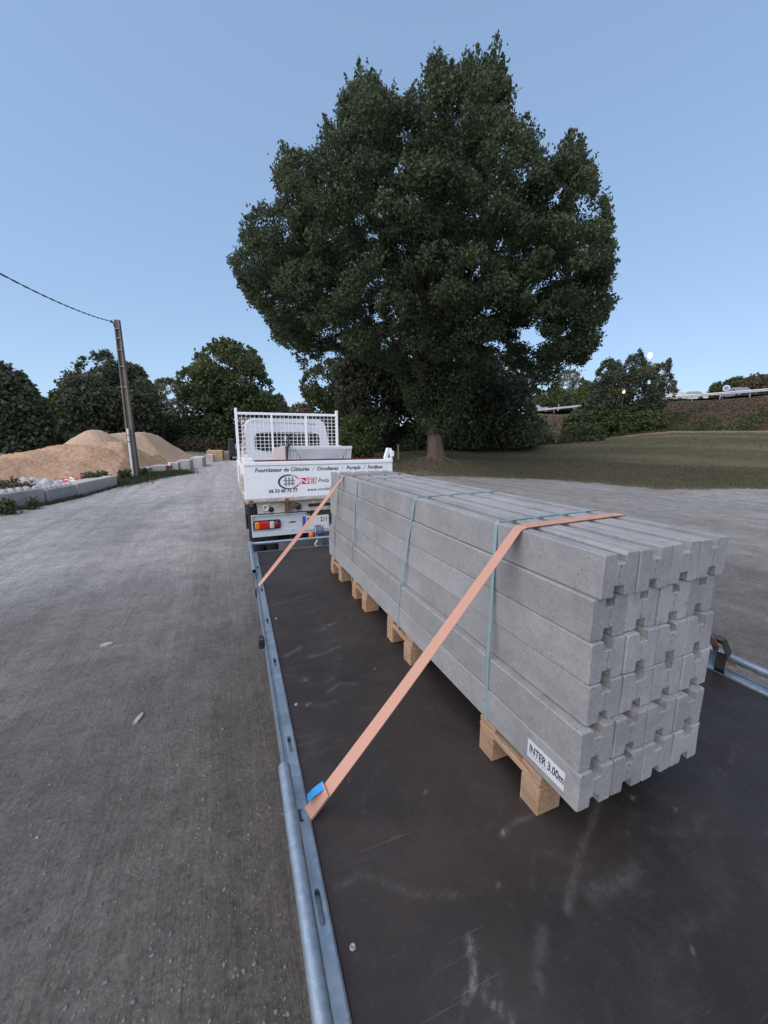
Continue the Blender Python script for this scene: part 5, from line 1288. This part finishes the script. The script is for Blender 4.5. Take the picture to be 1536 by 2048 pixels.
ot, ob_, ol, of_ = tree('oak_tree', 'huge dark spreading oak on a bare earth mound beside the yard', (872, 915), 24.5, OAK, M['leaf_oak'], 600000, .118, .72, M['bark'], .46, 3.2, None, .85, 1500, 110, .36, 3.0, limbs=12, sprigs=620)
# upright twigs along the crown top and leafy shoots round the lower trunk, part of the oak
def shoots():
    pts, tt = [], []
    for zx, zy in ((825, 18), (790, 60), (968, 42), (1033, 38), (1100, 112), (915, 78), (570, 120), (485, 145), (530, 130), (715, 145), (750, 150), (1325, 368), (1370, 365), (240, 415), (1115, 285), (620, 180), (665, 205), (1185, 350), (1420, 470), (285, 405), (1000, 70), (870, 95), (760, 150), (845, 60), (940, 60), (1060, 100), (1080, 170), (545, 115), (595, 150), (455, 215), (1150, 320), (1300, 390), (1350, 385), (1400, 430), (395, 310)):
        px, py = 848 + (440 + .534 * zx - 848) * .968, 792 + (60 + .534 * zy - 790) * .962; d = ray(px, py); t = 24.5 / (d[0] * of_[0] + d[1] * of_[1]); p = np.array([d[0] * t - ob_[0], d[1] * t - ob_[1], CAMH + d[2] * t - ob_[2]])
        off = rng.uniform(-1.2, 1.2); p[:2] += np.array(of_) * off; L = rng.uniform(1.0, 1.7); bd = rng.normal(0, .22, 2)
        for k in range(95):
            f = rng.uniform(0, 1); s_ = .05 + .22 * f; pts.append(p + np.array([rng.normal(0, s_) + bd[0] * f * f, rng.normal(0, s_) + bd[1] * f * f, -L * f])); tt.append(.45 + rng.uniform(-.2, .3))
    return np.array(pts), np.array(tt)
sp, st_ = shoots(); leaves('top_shoots', M['leaf_oak'], ot, sp, .15, st_, 1.8, 1.5)
n = 15000; hgt = rng.uniform(1.45, 7, n); rad = np.abs(rng.normal(0, 1, n)) * (.35 + .22 * np.minimum(hgt - 1.2, 3.5)); a_ = rng.uniform(0, 6.28, n)
leaves('trunk_shoots', M['leaf_green'], ot, np.stack([rad * np.cos(a_), rad * np.sin(a_), hgt], 1), .14, rng.uniform(.1, .75, n) + .15 * np.sin(a_ * 3 + hgt * 2), 1.6)
for k in range(7):      # surface roots
    a = k * .9 + random.uniform(-.2, .2); b = MB(); L = random.uniform(.9, 1.6); pts = []
    for f in np.linspace(0, 1, 7):
        x, y = math.cos(a + f * .3) * (.26 + L * f), math.sin(a + f * .3) * (.26 + L * f); pts.append((x, y, gz(ob_[0] + x, ob_[1] + y) - ob_[2] + .22 * (1 - f) ** 2 - .03))
    b.tube(pts, [.11 * (1 - .8 * f) for f in np.linspace(0, 1, 7)], 8, 0, False); b.build('root', M['bark'], ot)

def blob(x0, x1, yt, yb, n=18, seed=0, ir=.16, sq=.8):
    r = random.Random(seed); cx, cy = (x0 + x1) / 2, (yt + yb) / 2; out = []
    for k in range(n):
        a = 2 * math.pi * k / n; f = 1 + r.uniform(-ir, ir); ca, sa = math.cos(a), math.sin(a)
        out.append((cx + (x1 - x0) / 2 * math.copysign(abs(ca) ** sq, ca) * f, cy + (yb - yt) / 2 * math.copysign(abs(sa) ** sq, sa) * f))
    return out
G1 = 'trees behind the sand piles'; G2 = 'trees and bushes behind the oak'; G3 = 'trees by the highway embankment'
def bt(lab, px, r, outl, mk, nl, ls, puff, tr=.2, grp=G1, name='background_tree', **kw):
    a = dict(npuff=140, gaps=0, soft=1.4, limbs=6, depth=.8, sprigs=130); a.update(kw)
    return tree(name, lab, (px, 880), r, outl, M[mk], nl, ls, puff, M['bark_dark'], tr, kw.pop('fork', 2.0) if False else 2.2, grp, **a)
bt('dark broad tree cut off by the left picture edge beyond the gravel pile', 10, 40, [(-110, 925), (-120, 800), (-60, 745), (-10, 733), (30, 742), (62, 775), (78, 800), (95, 830), (100, 870), (95, 925)], 'leaf_dark', 30000, .26, 1.3, .35)
bt('light yellow-green small tree squeezed between two dark trees at left', 112, 47, [(82, 925), (85, 830), (95, 795), (115, 785), (135, 800), (140, 850), (138, 925)], 'leaf_bright', 9000, .24, .9, .12)
bt('large dark round tree behind the sand pile and the utility pole', 215, 46, [(95, 925), (110, 860), (125, 800), (122, 770), (145, 745), (175, 715), (215, 710), (250, 730), (282, 740), (300, 775), (318, 800), (322, 860), (318, 925)], 'leaf_dark', 46000, .27, 1.5, .4)
bt('thin pale tree with bare-looking top between two darker trees', 335, 62, [(308, 905), (312, 800), (305, 780), (318, 762), (345, 760), (360, 775), (358, 800), (352, 905)], 'leaf_pale', 5200, .24, .9, .16, gaps=16)
bt('low dark bush under the pale thin tree behind the sand', 352, 50, [(312, 905), (318, 855), (335, 835), (360, 838), (378, 860), (380, 905)], 'leaf_dark', 9000, .25, .9, .1, name='bush', cat='bush')
bt('tall green round-topped tree directly left of the truck headboard', 450, 50, [(378, 910), (372, 850), (355, 780), (358, 752), (382, 738), (400, 705), (425, 690), (452, 680), (485, 692), (512, 708), (530, 745), (545, 790), (552, 850), (545, 905)], 'leaf_green', 46000, .28, 1.5, .4)
bt('small distant dark tree peeking right of the tall green tree', 560, 75, [(535, 905), (545, 800), (560, 790), (572, 812), (580, 905)], 'leaf_dark', 5000, .34, 1.2, .2, gaps=2)
bt('distant dome-shaped brownish tree top seen above the truck cab', 600, 90, [(574, 900), (578, 822), (590, 812), (608, 812), (620, 822), (624, 900)], 'leaf_brown', 5000, .4, 1.5, .25, gaps=0)
bt('pale green airy tree half hidden behind the left side of the oak', 660, 38, [(640, 915), (632, 830), (615, 800), (603, 775), (612, 748), (640, 730), (680, 715), (720, 740), (725, 830), (715, 915)], 'leaf_green', 22000, .19, 1.0, .2, G2, gaps=16)
bt('dark dense tree behind the oak, left of its trunk', 745, 36, [(690, 915), (672, 820), (665, 740), (720, 690), (790, 690), (830, 740), (845, 820), (845, 905)], 'leaf_dark', 36000, .24, 1.3, .3, G2)
bt('bright green bush standing right behind the truck bed', 708, 25, [(686, 925), (683, 880), (690, 845), (705, 832), (728, 838), (742, 862), (745, 895), (738, 920)], 'leaf_bright', 9500, .15, .55, .06, G2, name='bush', cat='bush', gaps=4)
bt('dark dense tree behind the oak, right of its trunk', 985, 36, [(880, 900), (885, 800), (900, 740), (950, 715), (1010, 720), (1050, 760), (1060, 810), (1085, 845), (1088, 880), (1070, 890)], 'leaf_dark', 38000, .24, 1.3, .3, G2)
bt('low green bushy undergrowth along the field edge behind the trunk', 930, 43, [(760, 905), (765, 865), (830, 850), (900, 858), (980, 850), (1060, 856), (1130, 850), (1200, 850), (1205, 880), (1100, 888), (960, 897)], 'leaf_green', 17000, .2, .8, .0, G2, name='hedge', cat='hedge', gaps=0, depth=.12)
bt('leafy tree with feathery branches left of the street lamp', 1212, 55, [(1165, 862), (1160, 815), (1185, 785), (1195, 745), (1215, 720), (1238, 730), (1252, 760), (1256, 810), (1262, 862)], 'leaf_dark', 17000, .22, 1.0, .18, G3, gaps=4)
bt('loose-crowned tree with the street lamp shining through its top', 1290, 56, [(1238, 865), (1244, 800), (1246, 740), (1262, 712), (1280, 703), (1290, 728), (1318, 734), (1340, 722), (1335, 745), (1350, 770), (1352, 790), (1330, 808), (1316, 830), (1310, 865)], 'leaf_dark', 16000, .2, .85, .18, G3, gaps=16)
bt('mass of green bushes at the foot of the two roadside trees', 1230, 54, [(1125, 880), (1130, 838), (1165, 815), (1240, 820), (1300, 812), (1330, 840), (1335, 872)], 'leaf_green', 15000, .22, .9, .0, G3, name='bush', cat='bush', gaps=0, depth=.3)
bt('small round green tree beyond the highway barrier by the oak crown', 1125, 102, [(1062, 830), (1065, 800), (1080, 785), (1110, 778), (1135, 785), (1145, 830)], 'leaf_green', 7000, .34, 1.3, .2, G3, gaps=2, z0=5)
bt('tall thin pale tree with bare trunk beyond the highway barrier', 1145, 108, [(1112, 800), (1115, 765), (1125, 745), (1150, 742), (1165, 760), (1172, 800), (1160, 830), (1140, 830)], 'leaf_pale', 4200, .32, 1.2, .3, G3, gaps=14, z0=5)
bt('yellowish shrub between the pale tree and the feathery roadside tree', 1172, 96, [(1150, 832), (1152, 790), (1170, 765), (1190, 770), (1200, 832)], 'leaf_bright', 4500, .32, 1.1, .1, G3, gaps=2, z0=5, name='bush', cat='bush')
# wooded rise at the far right: single crowns
for k, (x0, x1, yt, yb, r, lab) in enumerate(((1422, 1468, 768, 800, 118, 'green hilltop tree at the left end of the row beyond the highway'), (1448, 1500, 760, 800, 114, 'olive hilltop tree in the middle of the row beyond the highway'), (1482, 1545, 754, 800, 110, 'taller brownish hilltop tree near the right end of the row'), (1530, 1610, 748, 800, 106, 'hilltop tree at the right picture edge beyond the highway'))):
    bt(lab, (x0 + x1) / 2, r, blob(x0, x1, yt, yb + 25, 16, k, .08), ('leaf_green', 'leaf_bright', 'leaf_brown', 'leaf_green')[k], 6000, .42, 1.5, .2, 'row of trees on the rise beyond the highway', gaps=0, z0=6)
# brown bracken bank left of the truck
bt('rusty brown bracken bank below the tall green tree', 415, 47, [(360, 912), (362, 882), (400, 878), (450, 882), (478, 888), (480, 912)], 'leaf_brown', 14000, .2, .7, .0, G1, name='bracken', cat='bush', gaps=0, depth=.25)
bt('dark hedge closing the view at the far left behind the piles', 60, 55, [(-120, 925), (-118, 850), (-20, 838), (90, 850), (140, 850), (200, 850), (330, 855), (380, 862), (385, 925)], 'leaf_dark', 26000, .3, 1.2, .0, G1, name='hedge', cat='hedge', gaps=0, depth=.12)

# weeds among the debris and blocks
def plant(label, px, py, r, w_, h_, mk, n, ls=.09):
    q = atr(px, py, r); z = gz(q[0], q[1]); t = thing('weed_plant', label, 'plant', (q[0], q[1], z), 0, 'weeds among the roadside debris')
    st = MB()
    cs = []
    for k in range(9):
        a = rng.uniform(0, 6.28); d = rng.uniform(.1, 1) * w_; tip = (math.cos(a) * d, math.sin(a) * d, h_ * rng.uniform(.6, 1)); st.tube([(0, 0, 0), (tip[0] * .4, tip[1] * .4, tip[2] * .6), tip], [.012, .009, .004], 5)
        for f in rng.uniform(.2, 1, n // 9): cs.append((tip[0] * f + rng.normal(0, .07), tip[1] * f + rng.normal(0, .07), tip[2] * (f ** .8) + rng.normal(0, .05)))
    st.build('stem', M['leaf_weed'], t); st.m = None
    leaves('leaves', M['leaf_weed' if mk is None else mk], t, np.array(cs), ls, rng.uniform(0, 1, len(cs)), 2.2, .8); return t
plant('dark leafy weed clump right of the terracotta sack', 185, 968, 18.6, .32, .62, 'leaf_dark', 900)
plant('green bushy weed before the sand, midway between sack and pole', 212, 966, 19.5, .34, .58, 'leaf_green', 900)
plant('sparse dry weed against the left side of the utility pole', 250, 960, 20.8, .3, .55, None, 500)
plant('small weed at the right side of the pole foot', 288, 956, 22.5, .3, .45, 'leaf_green', 500)
plant('dark scrubby weed in front of the sand at the left picture edge', 15, 960, 18, .9, .55, 'leaf_brown', 1400)
plant('weed growing against the face of the left knobbly block', 14, 1012, 13.7, .22, .38, 'leaf_green', 500, .07)
plant('thin weed at the joint between the first and second knobbly blocks', 62, 1008, 14.3, .14, .28, 'leaf_weed', 260, .06)

# ground cover strips (uncountable)
def blades(name, P_, h, m_, wd=.014, tint=None):
    n = len(P_); a = rng.uniform(0, 6.28, n); ln = rng.normal(0, .45, (n, 2)); hh = h * rng.uniform(.5, 1.3, n)
    z = P_[:, 2]; dx, dy = np.cos(a) * wd, np.sin(a) * wd
    V = np.stack([np.stack([P_[:, 0] - dx, P_[:, 1] - dy, z - .01], 1), np.stack([P_[:, 0] + dx, P_[:, 1] + dy, z - .01], 1), np.stack([P_[:, 0] + ln[:, 0] * hh, P_[:, 1] + ln[:, 1] * hh, z + hh], 1)], 1).reshape(-1, 3)
    me = fast_mesh(name, V, np.arange(n * 3).reshape(-1, 3)); attr(me, 'tint', rng.uniform(0, 1, n) if tint is None else tint, 'FACE')
    o = link_mesh(name, me, None, m_); return tag(o, kind='stuff')
def ring_points(n, s0, s1, az0, az1, pw=1.0):
    az = rng.uniform(az0, az1, n); e = np.interp(az, EDGE_AZ, EDGE_R); r = e + s0 + (s1 - s0) * rng.uniform(0, 1, n) ** pw
    x, y = r * np.sin(np.radians(az)), r * np.cos(np.radians(az)); return np.stack([x, y, ground_z(x, y)], 1), az, r
p1, az1, r1 = ring_points(80000, -.8, 7.5, 13, 72, 1.0)
keep = (bumps(p1[:, 0] * 1.3, p1[:, 1] * 1.3) > -9 + .9 * np.exp(-((az1 - 28) / 8) ** 2) * rng.uniform(0, 1.3, len(p1)))
keep &= edge_s(p1[:, 0], p1[:, 1]) > -.15; keep &= rng.uniform(0, 1, len(p1)) > .9 * np.exp(-((az1 - 28) / 8.5) ** 2)
tn = np.clip(.35 + .3 * bumps(p1[:, 0] * .9, p1[:, 1] * .9) + rng.normal(0, .22, len(p1)), 0, 1)
blades('grass', p1[keep], .085, M['leaf_grass'], .011, tn[keep])
p1, az1, r1 = ring_points(95000, 6.0, 32, 14, 72, 1.1); p1 = p1[r1 < 50]; tn = np.clip(.3 + .35 * bumps(p1[:, 0] * .5, p1[:, 1] * .5) + rng.normal(0, .2, len(p1)), 0, 1); blades('meadow_grass', p1, .05, M['leaf_grass'], .02, tn)
# rough growth on the embankment
n = 38000; az = rng.uniform(38, 74, n); ft = np.interp(az, [12, 29.7, 43.3, 49.9, 58.3, 100], [46, 50, 51, 52, 51.5, 53]); tp = np.interp(az, TOP_AZ, TOP_R); r = ft + .4 + (tp - ft - .6) * rng.uniform(0, 1, n)
x, y = r * np.sin(np.radians(az)), r * np.cos(np.radians(az)); b1 = bumps(x * .9, y * .9)
C_ = np.stack([x, y, ground_z(x, y) + np.abs(rng.normal(0, .075, n)) * (1 + b1)], 1)
k = b1 < .5
o = leaves('embankment_scrub', M['leaf_brown'], None, C_[k], .19, rng.uniform(0, .86, k.sum()), 1.8, .8); tag(o, kind='stuff')
o = leaves('embankment_grass', M['leaf_weed'], None, C_[~k], .19, rng.uniform(0, 1, (~k).sum()), 2.0, .8); tag(o, kind='stuff')
# weeds along the foot of the left blocks and round the pole
def line_pts(pl, n, spread):
    pl = np.array(pl)[:, :2]; seg = rng.integers(0, len(pl) - 1, n); f = rng.uniform(0, 1, n)[:, None]; p = pl[seg] * (1 - f) + pl[seg + 1] * f
    p = p + rng.normal(0, 1, (n, 2)) * spread; return np.stack([p[:, 0], p[:, 1], ground_z(p[:, 0], p[:, 1])], 1)
foot = [ga + [.12, 0, 0], g1 + [.12, 0, 0], g2 + [.1, 0, 0], g3 + [.1, 0, 0], g4 + [.12, 0, 0]]
blades('weeds', line_pts(foot, 2400, .08), .10, M['leaf_weed'], .012)
blades('weeds', line_pts([g4 + [-.3, .1, 0], (-3.9, 21.4, 0), (-2.9, 23.6, 0), (-2.4, 24.6, 0)], 15000, .42), .20, M['leaf_weed'], .014, rng.uniform(0, .7, 15000))
blades('weeds', line_pts([(-9.5, 15.5, 0), (-7, 17, 0), (-5.2, 19.5, 0), (-4.4, 22.5, 0)], 16000, .7), .2, M['leaf_weed'], .014)
# fallen leaves and litter under the oak
p1, az1, r1 = ring_points(16000, -.8, 6.5, 14, 44, 1.0); p1 = p1[rng.uniform(0, 1, len(p1)) < np.exp(-((np.degrees(np.arctan2(p1[:, 0], p1[:, 1])) - 28) / 9) ** 2)]
p1[:, 2] += .015; o = leaves('leaf_litter', M['leaf_pale'], None, p1, .07, rng.uniform(0, 1, len(p1)), 1.6, 0); tag(o, kind='stuff')

# leaning fence stake beside the truck
q = at(797, 925, .35); z = gz(q[0], q[1]); b = MB(); b.tube([(0, 0, -.1), (-.03, 0, 1.0)], [.055, .045], 8)
o = b.build('fence_stake', M['post_wood'], None, (q[0], q[1], z)); tag(o, 'single weathered wooden stake between the truck tailgate and the oak', 'stake')

# ------------------------------------------------------------------ highway on the embankment
azs = np.arange(31, 98, .6); tr_ = np.interp(azs, TOP_AZ, TOP_R)
def ring(off, dz): return np.array([((r + off) * math.sin(math.radians(a)), (r + off) * math.cos(math.radians(a)), 6.8 + dz) for a, r in zip(azs, tr_)])
A_, B2 = ring(1.6, .16), ring(10.5, .16); n = len(azs)
o = link_mesh('highway', fast_mesh('highway', np.concatenate([A_, B2]), np.array([(i, i + 1, n + i + 1, n + i) for i in range(n - 1)])), None, M['tarmac']); tag(o, kind='structure')
gr_ = thing('guard_rail', 'long pale steel guard rail along the top of the embankment', 'guard rail', (0, 0, 0))
b = MB(); R1 = ring(1.2, 0)
prof = [(-.03, .42), (.03, .48), (-.03, .56), (.03, .64), (-.03, .74), (-.06, .74), (-.06, .42)]
vs = []
for (x, y, z) in R1:
    d = np.array([x, y]) / math.hypot(x, y)
    for q_, h in prof: vs.append((x + d[0] * -q_, y + d[1] * -q_, z + h))
m = len(prof); b.add(vs, [(i * m + j, i * m + (j + 1) % m, (i + 1) * m + (j + 1) % m, (i + 1) * m + j) for i in range(n - 1) for j in range(m)]); b.build('rail_beam', plain('pale_rail', (.52, .53, .55), .5, .2), gr_)
pm = MB(); pm.box(-.05, .05, .0, .1, -.3, .70); pmesh = pm.mesh('rail_post'); pmesh.materials.append(M['galv'])
for i in range(0, n, 4):
    p = bpy.data.objects.new('rail_post', pmesh); COL.objects.link(p); p.parent = gr_; x, y, z = R1[i]; d = np.array([x, y]) / math.hypot(x, y); p.location = (x + d[0] * .08, y + d[1] * .08, z); p.rotation_euler = (0, 0, -math.radians(azs[i]))
lamp_w = emit('headlamp_glow', (1, .93, .82), 6.0); lamp_r = emit('rear_lamp_glow', (1, .12, .06), 4.0)
def on_road(px, off):
    az = math.degrees(math.atan2(*ray(px, 877)[:2])); r = np.interp(az, TOP_AZ, TOP_R) + off; return r * math.sin(math.radians(az)), r * math.cos(math.radians(az)), 6.965, math.radians(-az)
for px, off, nm, lab, cat, paint, H_, van, rot, lt in (
        (1362, 5, 'white_van', 'white van with lit lamps on the highway right of the roadside trees', 'van', 'car_white', 2.1, True, 1.57, lamp_w),
        (1330, 5.5, 'highway_car', 'white car following the van, partly behind the loose-crowned tree', 'car', 'car_white', 1.45, False, -1.57, lamp_w),
        (1482, 5, 'highway_car', 'silver car with lit headlamps below the hilltop trees', 'car', 'car_silver', 1.45, False, .5, lamp_w),
        (1090, 4.5, 'highway_car', 'pale car by the barrier at the left end of the highway', 'car', 'car_silver', 1.45, False, 1.57, lamp_w)):
    x, y, z, a = on_road(px, off); car(nm, lab, cat, (x, y, z), a + rot, M[paint], H_, 4.6 if van else 4.2, 1.75, van, lt, 'vehicles on the highway')
x, y, z, a = on_road(1437, 2.6); t = thing('road_sign', 'round blue road sign with white rim on the highway verge', 'road sign', (x, y, 6.8), a)
b = MB(); b.tube([(0, .02, 0), (0, .02, 1.25)], .03, 8); b.build('sign_post', M['galv'], t)
b = MB(); b.lathe([(0, .01), (.36, .01), (.36, -.01), (.30, -.012), (0, -.012)], (0, 0, 1.3), 1, 28); b.build('sign_rim', M['white_print'], t)
b = MB(); b.lathe([(0, -.014), (.26, -.014)], (0, 0, 1.3), 1, 28); b.build('sign_face', plain('faded_sign_blue', (.16, .30, .55), .5, var=.05), t)
x, y, z, a = on_road(1112, 2.4); t = thing('marker_post', 'thin white roadside marker post on the highway verge at the left', 'marker post', (x, y, 6.8), a)
b = MB(); b.box(-.07, .07, -.05, .05, 0, 1.3, 0, .03); b.build('post_body', M['white_print'], t)
b = MB(); b.box(-.072, .072, -.052, .052, .9, 1.05); b.build('dark_band', M['black'], t)
# street lamps: column, arm, head, glowing lens
def lamp(label, px, py, r, col, st, size):
    q = atr(px, py, r); z0 = gz(q[0], q[1]); az = math.atan2(q[0], q[1]); t = thing('street_lamp', label, 'street lamp', (q[0], q[1], z0), -az, 'street lamps by the highway'); h = q[2] - z0
    b = MB(); b.tube([(.0, .5, 0), (.0, .5, h * .6), (.0, .5, h + .15)], [.10, .08, .06], 10); b.tube([(.0, .5, h + .13), (.0, .3, h + .28), (.0, .05, h + .22)], .04, 8); b.build('column', M['galv'], t)
    b = MB(); b.box(-.16, .16, -.2, .3, h + .2, h + .3, 0, .03); b.build('lamp_head', M['rim'], t)
    b = MB(); b.lathe([(0, -size), (size * .5, -size * .87), (size * .87, -size * .5), (size, 0), (size * .87, size * .5), (size * .5, size * .87), (0, size)], (0, -.22, h - .05), 2, 18); b.build('lamp_glass', emit('lamp_glow_' + label[:4], col, st), t)
lamp('tall lit street lamp shining at the top of the loose-crowned tree', 1300, 711, 57.5, (1, .80, .55), 16, .23)
lamp('lower lit street lamp glowing orange through the roadside trees', 1247, 783, 54.0, (1, .50, .24), 3.0, .17)
